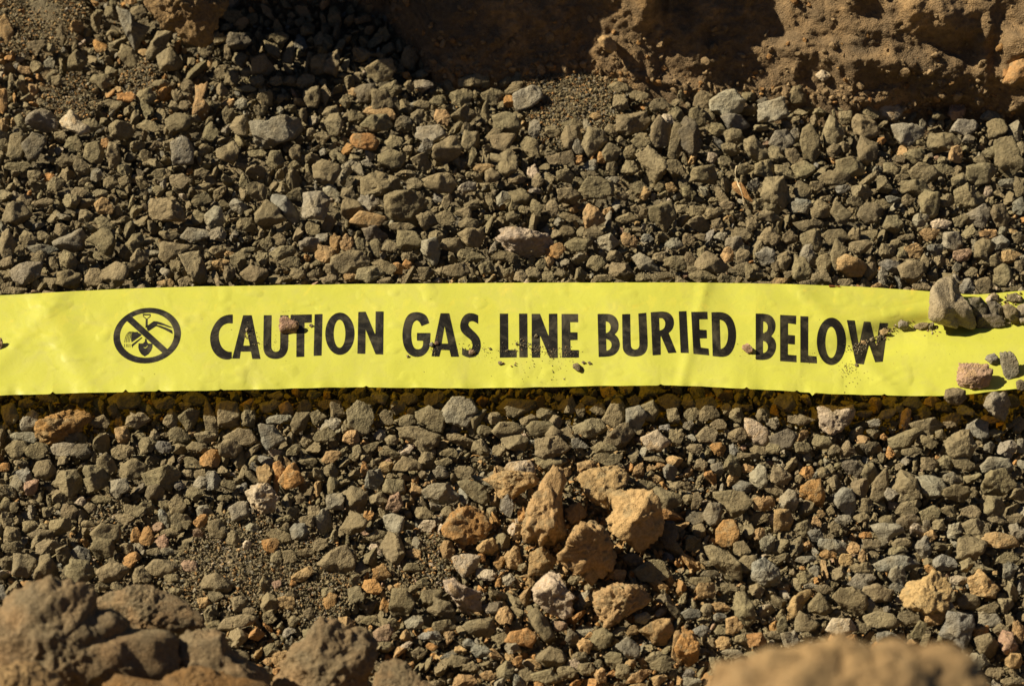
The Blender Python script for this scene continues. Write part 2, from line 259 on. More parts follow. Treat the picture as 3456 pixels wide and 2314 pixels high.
T[2, 1] = '''190 242 195 140 0 g;130 330 165 90 0 g;410 200 95 110 20 g;360 100 105 100 0 G;580 190 125 115 0 b;490 312 165 125 0 g;400 270 130 60 10 g;285 342 90 62 0 g;590 62 135 120 0 g;730 62 105 115 0 g
400 40 150 85 0 g;855 182 125 145 0 G;810 292 125 160 0 g;890 82 165 130 -20 g;970 242 95 155 0 g;1060 192 115 205 0 g;1050 50 185 105 0 g;1150 265 205 140 0 t;1175 52 110 130 0 g;1215 130 165 80 10 g
1410 162 125 115 0 g;1370 320 62 115 0 G;1430 255 155 80 -15 b;1590 152 125 105 0 t;1730 150 115 85 0 b;1860 92 175 130 0 G;1930 180 120 90 15 r;2060 152 155 155 0 g;2190 100 120 90 15 b;2250 190 105 95 0 t
2195 322 135 185 0 g;2130 222 165 85 0 g;1950 402 105 115 0 b;2075 392 115 135 0 g;40 230 80 110 0 g;70 290 90 60 0 g;700 220 100 140 0 g;950 340 120 90 0 g;1290 290 90 110 0 g;1120 370 100 50 0 g
1640 400 120 55 0 g;1340 400 100 40 0 t;1510 170 90 90 0 g;1980 300 110 60 20 g;2300 60 80 90 0 g;310 180 90 90 0 t;260 60 90 60 0 G;110 60 80 50 0 g;40 70 80 90 0 g;850 380 90 50 0 g
1700 40 130 80 0 t;2100 40 130 70 0 t;1660 240 60 120 0 g;2310 260 60 90 0 g;560 380 140 40 0 g;640 260 60 60 0 g;2260 410 150 40 10 g;1530 60 110 40 5 g;730 320 80 70 0 g;2010 110 60 80 0 G
1575 1195 145 95 0 b;1710 1190 105 80 0 t;1870 1150 150 130 0 g;715 1200 135 115 0 g;160 1200 155 115 0 g;40 1190 85 90 0 g;170 1275 130 90 0 g;365 1272 95 110 0 g;550 1272 105 105 0 g;620 1330 95 80 0 G
250 1342 115 90 0 g;65 1272 115 85 0 g;170 1422 165 95 10 g;690 1452 175 115 10 d;1320 1332 95 70 0 b;1690 1352 215 120 5 g;1520 1442 220 130 8 g;1690 1462 155 90 -10 g;1840 1310 105 105 0 g;1785 1232 115 85 0 g
2030 1372 140 110 -30 b;1920 1482 225 195 0 g;2220 1512 125 135 0 G;240 1512 90 90 0 o;380 1420 135 105 0 g;1660 1265 85 85 0 g;1480 1230 75 75 0 G;2110 1312 110 55 0 t;1130 1520 95 110 0 g;2100 1500 75 90 0 G
1380 1430 60 55 0 o;1400 1270 120 60 20 G;800 1310 150 70 0 g;300 1240 70 70 0 g;960 1470 120 100 0 g;820 1500 110 80 0 g;520 1520 130 60 0 g;1250 1270 110 50 0 g;1940 1250 110 60 -20 G;2310 1340 90 120 0 g
90 1500 120 70 0 g;350 1520 70 80 0 b;1560 1530 130 60 0 g;2250 1190 110 90 0 g;440 1230 90 50 0 g;1780 1420 80 80 0 g;2320 1500 60 100 0 b;2140 1400 110 60 0 g;1040 1520 80 80 0 g;40 1350 70 70 0 G
620 1510 120 70 0 g;1240 1210 110 40 0 g'''
T[0, 2] = '''310 100 150 130 10 g;180 122 115 105 0 b;740 52 145 125 0 g;910 82 180 135 0 g;1110 142 225 165 0 g;1050 255 135 145 0 g;810 210 145 120 0 G;30 70 75 65 0 o;1460 162 115 110 0 b;1560 190 125 70 -15 g
1820 132 110 155 0 t;1900 122 95 175 0 o;2000 132 145 145 0 o;1640 370 165 120 45 G;2300 300 135 115 0 G;1210 330 115 135 0 g;1125 330 90 85 20 g;470 370 105 105 0 g;330 382 115 70 0 g;555 302 72 62 0 p
930 370 155 95 0 g;700 290 135 65 0 g;410 480 160 110 20 g;200 480 95 90 0 g;715 630 155 135 0 g;1245 442 130 115 0 g;1380 442 105 75 40 o;1360 522 72 62 0 r;1015 542 98 100 0 o;935 542 75 105 0 o
1115 580 85 90 0 r;1500 502 145 130 0 g;1850 610 95 115 0 o;1695 595 62 62 0 p;80 540 115 105 0 g;275 532 165 62 0 g;150 742 165 155 0 g;90 620 165 80 0 g;330 620 135 90 10 g;440 660 115 120 0 g
560 660 165 90 -10 b;540 792 215 150 0 g;770 792 195 140 0 g;1100 752 205 110 -5 g;960 812 155 120 15 g;1300 745 92 85 0 r;1490 880 245 130 -5 g;1150 650 92 52 0 G;1820 872 85 110 0 g;2070 815 170 80 30 t
1930 545 180 85 -25 g;2050 512 125 115 0 b;2090 660 115 60 0 g;2265 990 120 75 50 o;1950 1000 115 95 0 t;1640 1000 125 115 0 g;1850 990 125 135 0 g;2120 1070 75 95 0 g;1610 1140 250 85 15 g;1760 1215 95 95 0 o
1855 1320 105 80 0 g;1200 920 105 62 0 g;1890 690 105 95 0 g;1980 680 95 85 0 g;2065 280 85 70 0 g;1340 250 110 80 0 g;1390 370 100 80 0 G;2110 440 100 90 0 g;2160 370 80 90 0 g;1010 340 100 110 0 g
620 350 90 60 0 g;860 430 120 90 0 g;1160 520 130 60 0 g;1600 570 90 110 0 g;2200 600 90 90 0 g;40 430 90 110 0 g;40 330 70 120 0 g;100 350 60 80 0 g;1400 1000 90 70 0 t;2000 950 90 90 0 g
690 890 100 60 0 g;800 890 80 70 0 g;870 620 80 70 0 g;1050 650 90 60 0 g;1180 830 110 60 0 g;40 720 90 90 0 g;1730 480 110 60 0 G;1900 870 60 60 0 r;2010 860 50 45 0 o;1540 280 110 50 0 g
2270 100 110 110 0 g;1290 120 90 60 0 g;1370 110 90 60 0 g;1230 190 80 60 0 b;1380 180 110 80 0 G;600 460 100 50 0 g;2250 930 80 70 0 g;1480 960 110 70 0 g;1700 1060 90 80 0 g;2010 1130 80 90 0 g'''
T[1, 2] = '''1680 60 115 95 0 t;1600 385 150 130 0 t;720 632 105 125 0 t;1190 702 110 155 0 t;1360 720 205 165 0 t;1000 622 125 120 0 t;1100 582 110 140 25 g;220 152 130 155 0 b;360 212 175 135 -15 g;250 290 115 105 0 g
370 312 135 125 0 r;360 457 150 140 -20 G;590 468 115 90 0 p;180 400 72 90 0 o;90 462 155 155 0 g;370 632 165 195 0 g;1140 350 92 155 0 b;460 52 175 95 0 g;685 110 115 85 0 G;850 102 135 100 0 g
1830 20 175 85 0 g;40 682 115 120 0 g;280 790 125 115 0 o;220 890 115 90 -20 o;515 592 62 85 0 G;2040 92 75 105 0 t;2250 110 95 95 0 b;2230 290 210 140 -20 g;2080 200 140 90 0 g;415 1002 205 170 0 g
610 972 130 170 -20 g;690 1042 172 140 0 g;1120 1092 135 125 0 t;1490 1155 102 72 0 r;1150 840 100 90 0 G;1780 1262 155 130 20 g;1660 1292 92 110 0 t;1240 1245 185 115 0 o;290 1210 122 130 0 r;610 1232 175 75 0 b
600 1190 92 52 0 o;740 1232 72 85 0 t;450 1290 92 52 15 p;960 1332 125 70 0 b;1170 1310 92 75 0 G;1440 1382 205 120 0 g;1600 1422 92 80 0 p;800 1402 155 80 10 g;690 1160 155 115 0 g;510 1140 110 95 0 G
100 942 135 95 0 g;1900 802 125 85 0 t;2000 702 115 105 0 d;840 1532 145 90 0 t;1400 1512 175 95 0 g;1130 1452 115 90 20 g;1210 1400 72 80 0 o;2050 1500 185 75 20 t;2200 1420 135 105 0 g;1680 1452 135 90 0 g
2080 1102 105 95 0 b;2220 970 95 80 0 d;1590 1250 130 80 -70 d;2310 1310 85 205 0 t;1540 100 60 60 0 t;2210 800 60 60 0 g;740 380 80 80 0 g;560 390 110 80 0 g;920 430 60 60 0 t;460 470 90 60 0 g
450 580 80 60 0 g;240 540 150 70 25 g;500 660 90 60 0 t;1300 860 60 60 0 t;1080 860 50 60 0 o;560 860 80 60 0 g;480 760 120 80 0 g;90 840 80 90 0 g;1600 840 100 60 0 g;2000 1190 90 70 0 t
1900 1190 100 60 20 g;330 1150 130 90 0 g;200 1110 110 70 0 g;290 1300 110 80 0 g;530 1350 90 80 0 g;620 1300 70 50 0 o;1090 1240 110 70 0 g;880 1280 80 60 0 b;900 1440 110 80 0 g;1000 1500 80 70 0 t
1280 1500 120 80 0 g;1540 1480 110 80 0 g;1780 1500 80 100 0 t;1930 1470 90 90 0 g;2180 1520 100 80 0 t;1640 1370 110 70 0 g;2150 1370 110 80 0 g;500 900 90 60 0 g;290 1020 70 90 0 o;1870 1390 110 90 0 g
1230 80 200 90 5 p;2300 190 90 80 0 g;2250 530 110 160 0 d;700 40 110 60 0 g;560 120 60 60 0 g;1980 160 60 50 0 g;1560 690 90 50 0 t;960 690 60 50 0 o;1700 900 80 60 0 g;1240 760 60 60 0 g'''
T[2, 2] = '''215 370 120 155 0 G;680 140 170 120 0 g;730 310 125 145 0 G;555 312 145 125 0 t;1290 112 145 140 0 g;1220 210 125 130 0 g;1550 210 190 220 -35 g;1170 72 165 105 0 d;1690 42 140 95 0 g;1810 42 105 115 0 g
1920 42 140 105 0 g;1880 250 185 105 0 g;1840 155 115 90 0 G;2150 190 215 190 0 g;2150 50 215 105 0 G;2300 230 115 165 0 g;2140 352 180 155 -15 g;1985 375 145 85 -5 g;1530 362 155 105 0 g;1690 387 160 100 10 g
1440 252 105 105 0 G;690 432 150 180 0 t;830 482 115 120 0 g;525 522 82 80 0 t;910 530 82 80 0 b;575 590 115 115 0 G;440 732 155 130 0 g;410 640 125 105 0 g;1260 330 90 105 20 g;1230 420 105 62 0 g
1410 430 135 62 0 g;1030 602 185 95 -20 b;1120 702 100 92 0 t;1170 620 85 92 0 t;1235 682 52 80 0 t;1000 660 92 62 0 o;1230 770 145 95 0 g;1075 790 105 115 0 g;1230 850 165 80 5 G;840 820 92 85 0 g
165 922 120 115 0 t;340 1150 120 155 0 t;940 1032 175 185 0 g;1330 932 195 130 10 g;1080 1165 185 120 0 p;1470 812 130 120 0 G;1460 892 92 60 0 b;1500 730 310 110 0 b;1730 1090 185 120 0 t;1890 840 135 62 0 p
2070 872 205 160 0 t;1950 992 155 120 0 g;1835 1025 55 55 0 p;2100 1042 135 90 20 g;2220 1012 105 90 0 g;2160 570 225 120 -10 t;1980 620 225 155 10 g;2300 520 135 125 0 G;1650 612 90 135 15 b;1700 540 85 95 0 t
1860 500 92 135 0 G;1990 480 155 120 0 g;1800 732 175 110 0 b;1950 740 95 95 0 g;1380 1120 215 120 0 g;1550 1110 135 100 0 g;1890 1175 225 220 0 b;2090 1120 185 90 -5 G;2050 1195 105 90 0 o;2250 1130 85 95 0 g
2240 1290 135 175 0 r;2090 1290 195 130 -30 g;730 1252 125 130 0 G;690 1155 85 105 0 g;1240 1170 105 62 0 g;1390 1240 155 105 0 b;1620 1190 150 90 50 g;510 1252 135 100 0 o;285 1282 100 100 0 t;140 1190 110 80 0 b
40 1490 82 75 0 b;70 1540 125 75 0 G;850 100 90 80 0 o;960 110 80 70 0 g;800 150 60 70 0 g;560 60 60 60 0 g;340 60 130 140 0 g;240 80 90 90 0 b;130 50 100 80 0 g;30 200 90 60 0 g
100 300 80 120 0 g;440 80 80 60 0 t;1020 370 60 80 0 g;950 390 60 50 0 t;920 450 60 80 0 t;1100 430 100 80 0 G;1040 490 90 90 0 g;1250 540 80 50 0 o;1300 600 130 70 0 g;1500 590 140 70 0 g
1590 320 80 80 0 g;1760 460 90 90 0 g;1670 480 50 90 0 G;1550 440 140 80 15 g;1480 640 140 60 0 g;850 700 150 50 5 b;900 780 70 80 0 b;760 800 60 60 0 g;310 900 110 70 0 g;510 920 90 120 0 g
130 850 150 60 0 g;190 800 110 70 0 d;560 860 100 60 0 g;250 1030 130 70 0 t;60 1080 140 70 0 b;250 1100 80 60 0 b;160 1050 80 90 0 g;400 1250 90 70 0 g;340 1340 120 60 0 G;200 1270 60 90 0 g
870 880 90 50 0 G;970 910 110 60 0 g;2240 780 130 110 0 b;2060 770 140 60 0 g;2230 700 130 80 0 g;2170 430 110 60 0 g;2280 420 130 60 0 g;1940 560 80 50 0 g;1290 1010 70 90 0 b;1400 1040 60 50 0 b
2180 1190 130 80 10 g;2300 1200 90 160 0 t;2020 1400 130 110 0 G;2150 1480 120 90 0 g;2260 1540 150 60 0 g;2280 1400 110 90 0 t;2060 1070 60 80 0 G;1160 1240 70 60 0 o;850 1230 90 50 0 g;1010 80 70 60 0 g'''
# outlines: tile | colour | height factor | lift | points | label
OUT = '''00|b|.6|.5|795,40 845,55 925,115 925,150 1020,180 985,260 945,330 930,365 880,260 840,180 820,120|long pointed grey slab standing beside the lit earth clod at the far bank
00|g|.5|.5|1075,215 1195,205 1150,290 1110,380 1030,415 1000,370 1040,290|brown slanted slab leaning just below the lit earth clod
00|g|.5|.2|830,300 900,320 950,390 940,460 900,480 840,420 805,370|
00|t|.8|.4|1330,580 1420,565 1430,610 1385,670 1435,730 1425,810 1375,828 1320,790 1330,700 1340,640|waisted tan stone standing on end, orange at its top
00|p|.7|.4|410,830 480,750 530,800 570,850 610,860 620,910 560,930 460,890 420,870|pale pinkish-tan stone above the no-digging emblem, near the left side
00|g|.7|.4|50,1070 75,930 130,905 185,920 180,1020 150,1100 90,1100|
00|G|.7|.5|1720,840 1860,820 1950,785 2050,810 2065,900 2000,960 1870,1010 1790,1020 1740,970 1745,920 1725,890|biggest light grey block beyond the tape, with a dark hollow in its side
10|G|.7|.4|1180,650 1290,590 1345,590 1385,660 1330,730 1200,770 1180,730|light grey angular stone at the left edge of the sandy fan
10|g|.8|.5|640,1000 750,930 790,940 830,1020 800,1080 690,1130 625,1080|
10|g|.8|.5|1015,1050 1090,1060 1150,1015 1210,1080 1210,1170 1130,1215 1080,1180 1075,1110 1030,1100|grey-brown stone with a notch at its top, above the word LINE
10|g|.7|.5|1890,790 1980,780 2090,765 2130,830 2080,900 1950,940 1885,900|
10|g|.7|.4|2015,1060 2110,1000 2200,1070 2230,1120 2220,1200 2150,1260 2110,1210 2060,1130|
10|g|.7|.4|140,1230 230,1170 400,1220 390,1310 300,1340 140,1350|
20|G|.8|.6|185,690 300,610 370,625 430,700 400,770 310,810 190,770|large light grey stone resting against the foot of the lit bank
20|g|.7|.4|420,960 490,930 600,1040 610,1080 510,1120 440,1060|
20|G|.6|.4|1430,860 1540,840 1665,880 1640,950 1540,1015 1470,970|
20|g|.7|.4|75,1150 210,1130 245,1220 230,1270 130,1250 25,1260|
01|G|.7|.4|355,90 450,50 560,0 595,60 560,150 460,170 380,130|
01|g|.8|.5|595,80 690,0 760,10 800,90 770,170 740,210 680,150 640,110|
01|g|.6|.4|810,180 900,40 960,30 985,90 940,170 870,215|
01|G|.5|.3|60,290 150,230 290,230 270,330 180,390 90,360|white-speckled flat grey stone by the left end of the tape's far edge
01|g|.5|.3|1095,85 1330,120 1220,190 1140,240 1095,200|
01|g|.8|.5|1230,180 1370,155 1430,330 1420,370 1325,385 1300,310|
01|g|.7|.4|1215,1290 1310,1230 1370,1240 1350,1330 1290,1400 1260,1350|
01|g|.8|.5|1475,1210 1540,1180 1620,1195 1650,1280 1640,1350 1570,1375 1490,1370|
01|o|.6|.5|265,1320 420,1250 540,1245 635,1280 600,1340 520,1430 420,1490 300,1480 245,1410|big orange-brown stone in front of the tape at the left
01|g|.5|.4|1525,1430 1640,1365 1720,1385 1765,1450 1700,1500 1600,1490|
11|G|.8|.5|555,90 650,60 685,130 665,230 640,265 580,200 545,150|upright blue-grey and tan stone above the last letters of CAUTION
11|p|.5|.4|1040,60 1100,0 1200,-10 1420,40 1460,110 1400,170 1300,210 1200,190 1120,140|large pinkish porous rock crumbling on the gravel above the word LINE
11|g|.6|.4|1065,1230 1130,1165 1330,1180 1340,1230 1250,1280 1190,1310 1120,1290|
11|g|.7|.5|40,1250 110,1180 200,1210 230,1300 190,1400 120,1420 50,1360|
11|g|.6|.5|510,1260 600,1215 700,1260 725,1340 700,1400 610,1385 515,1340|
11|g|.5|.4|380,1370 500,1350 600,1390 690,1420 640,1500 570,1530 460,1460 400,1430|
11|g|.6|.4|840,1260 1000,1240 960,1330 910,1430 870,1400|
11|g|.6|.4|1590,1360 1700,1300 1780,1310 1830,1380 1720,1440 1600,1430|
11|g|.7|.4|1780,1320 1860,1180 1910,1165 1955,1220 1940,1310 1880,1370|
21|g|.7|.5|1480,260 1560,210 1665,240 1650,330 1590,385 1500,340|
21|G|.7|1.5|2060,1150 2140,1085 2220,1110 2260,1230 2210,1320 2120,1280 2060,1210|
21|p|.7|.5|920,1220 980,1205 1090,1230 1170,1210 1190,1300 1120,1370 1010,1415 940,1370|largest pale cream stone in front of the tape, below the W of BELOW
21|p|.6|.4|420,1300 500,1310 600,1390 580,1490 490,1480 430,1400|pale cream angular stone in front of the tape, below the B of BELOW
02|g|.7|.4|340,185 410,95 520,85 560,140 570,220 490,270 400,220|
02|g|.7|.4|560,130 580,60 700,60 750,140 730,200 610,265 580,190|
02|p|.7|.5|1680,240 1740,185 1840,180 1920,270 1890,370 1760,400 1710,330|pale faceted stone just below the row of three orange stones
02|g|.6|.4|620,520 700,450 820,470 830,540 790,600 650,620|
02|g|.8|.5|235,820 270,680 340,660 385,760 380,840 290,865|
02|g|.5|.3|2180,730 2290,620 2380,600 2440,700 2430,780 2330,810 2230,760|
12|t|.7|.6|970,150 1080,100 1150,90 1330,110 1350,180 1250,240 1150,300 1080,270 1040,190|tan crumbly rock with a pink crystal top, upper left in the tan cluster
12|t|.8|.9|1370,180 1440,60 1530,60 1565,140 1505,260 1525,400 1555,540 1480,600 1380,610 1250,570 1235,500 1260,400 1300,290|tall pyramid-shaped tan rock in the middle of the tan cluster
12|t|.8|.7|1610,130 1700,80 1900,60 1970,110 1970,180 1880,230 1830,340 1740,320 1650,230|grey-tan faceted rock at the top of the tan cluster
12|t|.6|.9|1860,240 2120,220 2190,300 2210,480 2180,560 2030,650 1980,590 1830,500 1800,420 1870,370|broad flat porous tan rock at the right of the tan cluster
12|t|.9|.9|1580,480 1650,430 1740,440 1820,500 1870,620 1890,700 1860,780 1710,880 1640,800 1500,720 1470,660 1540,590|dome-shaped tan rock shaded on its right, lowest of the tan cluster
12|o|.8|.6|690,490 760,370 860,335 930,350 1000,420 1030,470 980,560 870,600 760,570 700,540|rounded orange-tan rock standing left of the tan cluster
12|p|.7|.5|760,680 860,660 955,680 930,770 840,825 780,760|small three-cornered pinkish rock below the rounded orange-tan rock
12|p|.6|.5|705,830 760,820 860,890 960,920 965,1050 880,1090 820,1070 780,980 715,910|pinkish broken rock with jagged surface, below left of the tan cluster
12|p|.8|.6|1310,910 1420,800 1500,810 1540,900 1600,950 1580,1080 1530,1105 1420,1060 1330,990|pale glassy-faced rock with tan rim below the tan cluster
12|t|.7|.6|1735,930 1880,860 2050,880 2120,960 2110,1010 1960,1080 1870,1150 1800,1190 1770,1100 1730,1010|triangular tan rock with a pink streak below the tan cluster
12|g|.4|.4|2000,780 2110,700 2200,700 2275,820 2140,860 2060,850|flat grey-brown slab at the lower right of the tan cluster
12|G|.6|.5|555,230 620,180 720,180 810,260 790,310 680,330 560,280|
12|g|.5|.4|790,170 880,150 990,200 1020,290 980,330 880,280|
12|g|.5|.4|0,250 70,200 180,240 170,330 120,400 40,370|
12|g|.7|.4|1310,0 1500,0 1560,30 1430,100 1350,60|
12|g|.6|.5|820,1150 900,1110 1040,1105 1060,1190 1010,1240 900,1220|
12|g|.6|.5|1275,1080 1340,1030 1400,1090 1440,1170 1490,1250 1430,1290 1370,1240 1320,1160|long grey-brown bar-shaped stone below the pale glassy-faced rock
12|t|.7|.5|2040,1190 2150,1110 2260,1110 2280,1200 2230,1290 2150,1290|tan pitted rock right of the long bar-shaped stone, near the bottom
12|G|.7|.5|1880,1290 1960,1230 2050,1290 2040,1370 1970,1380|
22|g|.6|.4|210,240 330,225 420,240 475,310 400,400 340,420 280,350 220,290|
22|o|.8|.5|225,500 280,430 350,430 390,500 370,600 280,620 230,580|orange-tan lumpy rock under the large flat grey-brown stone, right of the cluster
22|G|.8|.5|460,120 520,50 570,70 580,190 530,220 465,170|
22|o|.8|.5|810,200 870,150 940,150 980,260 960,350 880,320 805,270|orange-tan rock with a pink glassy top in the right-hand front gravel
22|b|.7|.5|1040,260 1090,205 1160,220 1195,330 1160,420 1110,390 1040,320|pear-shaped blue-grey stone standing on its tip in the front gravel
22|g|.7|.4|1265,280 1300,170 1400,60 1420,150 1400,260 1330,320|
22|G|.7|.5|1590,140 1700,125 1780,150 1820,220 1770,280 1690,290 1620,230|
22|g|.6|.5|150,620 210,600 370,690 410,760 400,850 330,850 250,780 180,700|
22|b|.6|.5|480,720 560,690 660,760 680,860 620,900 540,880 470,830|
22|G|.5|.5|1290,470 1360,450 1480,460 1525,510 1430,560 1400,620 1370,610 1340,540|light grey tooth-shaped stone in the right-hand front gravel
22|g|.7|.5|340,1040 370,930 430,930 490,1020 500,1110 440,1180 370,1110|
22|t|.6|.5|715,1030 780,930 870,900 890,940 830,1010 800,1080 750,1110|curved tan stone hugging two grey-brown stones at lower right
22|g|.5|.5|770,1120 800,1050 950,1150 900,1195 770,1195|
22|g|.6|.5|1020,950 1080,890 1180,885 1270,950 1280,1020 1200,1110 1120,1060|
22|t|.8|.7|1500,950 1560,860 1650,840 1720,770 1790,800 1850,900 1830,980 1780,1060 1700,1080 1620,1070 1510,1010|crumbly ochre earth lump with a peak, largest at lower right
22|o|.8|.5|0,1190 70,1190 120,1290 110,1400 40,1450 -20,1420 -60,1300|cracked orange stone touching the left end of the blurred clod's top
'''
# on the tape: tile|colour|depth|points or x y w h a|label
ONTAPE = '''21|k|1.1|1700,430 1720,390 1790,345 1860,330 1900,370 1910,440 1950,500 1990,600 2005,660 1990,705 1900,690 1780,660 1730,650 1675,620 1670,560 1690,500|large tan boulder-shaped stone weighing down the tape at its right end
21|r|.8|1885,960 1900,925 2050,925 2115,930 2125,1000 2095,1080 2020,1100 1900,1080 1880,1030|reddish crumbly brick-like lump on the tape's near edge at the right
21|G|.7|2175,850 2250,835 2290,890 2315,980 2290,1030 2230,1050 2190,980|oblong light grey stone on the tape beside the reddish lump
21|b|.8|2090,870 2140,855 2165,890 2160,930 2110,935 2085,900|small blue-grey stone between the reddish lump and the oblong grey stone
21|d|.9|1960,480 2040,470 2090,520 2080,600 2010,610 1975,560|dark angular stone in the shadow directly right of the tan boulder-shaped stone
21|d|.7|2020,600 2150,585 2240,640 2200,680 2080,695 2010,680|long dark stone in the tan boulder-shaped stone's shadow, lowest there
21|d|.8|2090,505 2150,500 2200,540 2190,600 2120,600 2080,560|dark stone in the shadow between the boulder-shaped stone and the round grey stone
21|g|.8|2195,530 2250,520 2305,560 2310,620 2260,640 2220,615|dark grey-brown stone on the tape right of the tan boulder-shaped stone
21|g|.8|2285,1050 2320,1035 2370,1060 2360,1110 2300,1110|round grey-brown stone on the tape's near edge at the right side
21|g|.8|2100,455 2140,440 2175,465 2170,505 2130,508 2100,485|small round grey stone on the tape's far edge right of the boulder-shaped stone
21|b|.8|1480,645 1500,627 1550,645 1552,680 1520,703 1480,680|light grey pebble on the tape right of the W of BELOW
21|g|.8|1590,665 1640,642 1690,650 1690,690 1640,703 1590,690|flat brown pebble on the tape between the light pebble and the tan stone
21|g|.9|1690,650 1725,642 1730,700 1700,708 1680,690|tiny brown pebble touching the foot of the tan boulder-shaped stone
21|t|.9|1355,700 1380,683 1412,695 1405,735 1380,742 1355,730|tan pebble on the right arm of the W of BELOW
21|g|.9|1330,745 1350,735 1370,750 1360,768 1335,765|lower of the two touching pebbles on the W of BELOW
21|g|.9|1285,755 1310,740 1320,765 1300,780 1285,770|dark pebble in the middle of the W of BELOW
21|t|.9|1225,770 1250,768 1262,790 1240,798 1225,785|tan pebble on the left arm of the W of BELOW
21|r|.9|410,800 445,787 475,815 482,850 460,865 430,845 408,825|red-brown lump on the tape just left of the B of BELOW
01|r|.8|1920,620 1945,600 1975,605 2010,635 2045,640 2050,680 2020,725 1980,730 1925,710 1912,660|brown crumbly lump covering the U and T of CAUTION
01|g|.9|1682,690 1695,680 1710,688 1708,708 1690,710|tiny grey pebble on the first A of CAUTION
01|g|.6|2120,658 2135,652 2155,668 2140,678 2122,670|tiny flat pebble between the T and I of CAUTION
01|r|.8|-30,750 10,752 22,790 15,825 -25,870|red-brown stone on the tape, cut by the left side of the frame
11|g|.9|1590,930 1620,922 1655,950 1660,975 1620,978 1588,955|dark crumb below the E of LINE, largest loose crumb there
11|g|.9|1075,912 1095,908 1110,925 1095,938 1078,930|small crumb below the L of LINE
11|b|.9|605,785 625,778 640,795 625,812 606,805|blue-grey crumb at the foot of the G of GAS
11|r|.9|640,778 660,772 672,790 655,802 640,795|red-brown crumb on the A of GAS beside the blue-grey crumb
11|r|.8|875,835 905,828 925,850 900,868 875,862|red-brown crumb on the foot of the S of GAS
11|g|.9|1325,735 1338,722 1350,738 1340,752 1325,748|grey crumb on the N of LINE
11|g|.8|1192,785 1205,780 1214,795 1200,802|tiny crumb between the L and I of LINE
11|g|.8|1645,915 1665,908 1680,922 1660,930|left of the two tiny flat crumbs below the space after LINE
11|g|.8|1688,915 1705,910 1720,928 1700,934|right of the two tiny flat crumbs below the space after LINE
11|g|.8|445,870 460,866 468,882 452,888|tiny crumb under the left side of the G of GAS
11|g|.8|1012,820 1024,814 1032,828 1018,834|tiny crumb right of the S of GAS
21|g|.9|1180,930 1195,922 1207,938 1195,948 1182,942|tiny crumb at the foot of the W of BELOW
'''
ONTAPE = ONTAPE.strip()+'''
21|g|.8|1795,1160 1810,1105 1880,1090 1940,1110 1950,1160 1900,1210 1830,1200|grey-brown stone overlapping the tape's near edge just left below the reddish lump
21|g|.7|2230,455 2290,440 2330,470 2320,505 2260,510 2225,490|small flat grey-brown stone on the tape's far edge, rightmost of those there
21|G|.8|2300,530 2342,520 2380,560 2370,620 2320,620 2295,580|light grey stone on the tape cut by the right side of the frame
'''
# ---------------------------------------------------------------- where the tape, the bank foot and the sandy patches are (photo pixels)
def S(c, r, x, y): return 1152.0*c+np.asarray(x, float)/2.033, 771.0*r+np.asarray(y, float)/2.033
TOPX = [-500, 0, 295, 590, 1152, 1742, 2304, 2599, 2796, 2943, 3140, 3258, 3337, 3386, 3456, 4000]
TOPY = [1012, 997, 980, 968, 959, 954, 953, 957, 963, 970, 983, 995, 994, 986, 980, 950]
BOTX = [-500, 0, 295, 590, 787, 1152, 1644, 1988, 2304, 2599, 2796, 2993, 3189, 3278, 3362, 3456, 4000]
BOTY = [1350, 1334, 1325, 1319, 1316, 1306, 1310, 1302, 1300, 1315, 1329, 1334, 1336, 1330, 1318, 1308, 1290]
def smooth_interp(x, X, Y):
    a = 0
    for k in (-60, -30, 0, 30, 60): a = a+np.interp(x+k, X, Y)
    return a/5
def tape_top(x): return smooth_interp(x, TOPX, TOPY)
def tape_bot(x): return smooth_interp(x, BOTX, BOTY)
def tape_z(x, y):
    """height of the tape over the bed"""
    t = np.clip((y-tape_top(x))/(tape_bot(x)-tape_top(x)), 0, 1)
    p = np.stack([x/520.0, y/330.0, 0*x], -1).reshape(-1, 3)
    z = 0.0125+0.0045*t+0.0022*fbm(p, 5, 2).reshape(np.shape(x))+0.00035*fbm(p*5, 8, 2).reshape(np.shape(x))+0.0008*np.clip(fbm(p*np.array([9, 9, 1]), 18, 2).reshape(np.shape(x))-0.28, 0, 1)
    # crease valley running up to the right, where crumbs have collected
    yl = np.interp(x, [2500, 2750, 2950, 3130, 3456, 4000], [1290, 1205, 1140, 1104, 1098, 1060])
    ramp = np.clip((x-2700)/350, 0, 1); d = (y-yl)
    z = z-0.0085*ramp*np.exp(-(d/50.0)**2)
    z = z-0.0075*np.clip((x-2550)/650, 0, 1)*np.clip((-d+60)/150, 0, 1)
    z = z+0.0035*np.clip((x-2950)/500, 0, 1)*np.clip(d/120, 0, 1)
    # gentle folds
    for fx, sl, am, wd in ((2335, -0.25, 0.0004, 22), (2150, 0.5, 0.0005, 70), (215, 0.5, 0.0005, 50), (60, -0.9, 0.0004, 45), (1490, 0.2, 0.0003, 60), (2520, 0.4, -0.0004, 60), (2860, 0.9, 0.0005, 40)):
        z = z+1.8*am*np.exp(-(((x-fx)-sl*(y-1150))/wd)**2)
    return z

FOOT_X, FOOT_Y = S(0, 0, [-900, 0, 900, 1100, 1500, 2300, 2600, 2760, 2960, 3200, 3500, 3750, 4000, 4200, 4400, 4560, 4700, 4900, 5200, 5600, 6100, 6500, 7000, 8200],
                   [-250, -230, -120, -60, -60, -40, 60, 300, 520, 560, 520, 500, 500, 560, 600, 620, 640, 650, 640, 690, 760, 780, 820, 860])
def foot_px(x): return np.interp(x, FOOT_X, FOOT_Y)

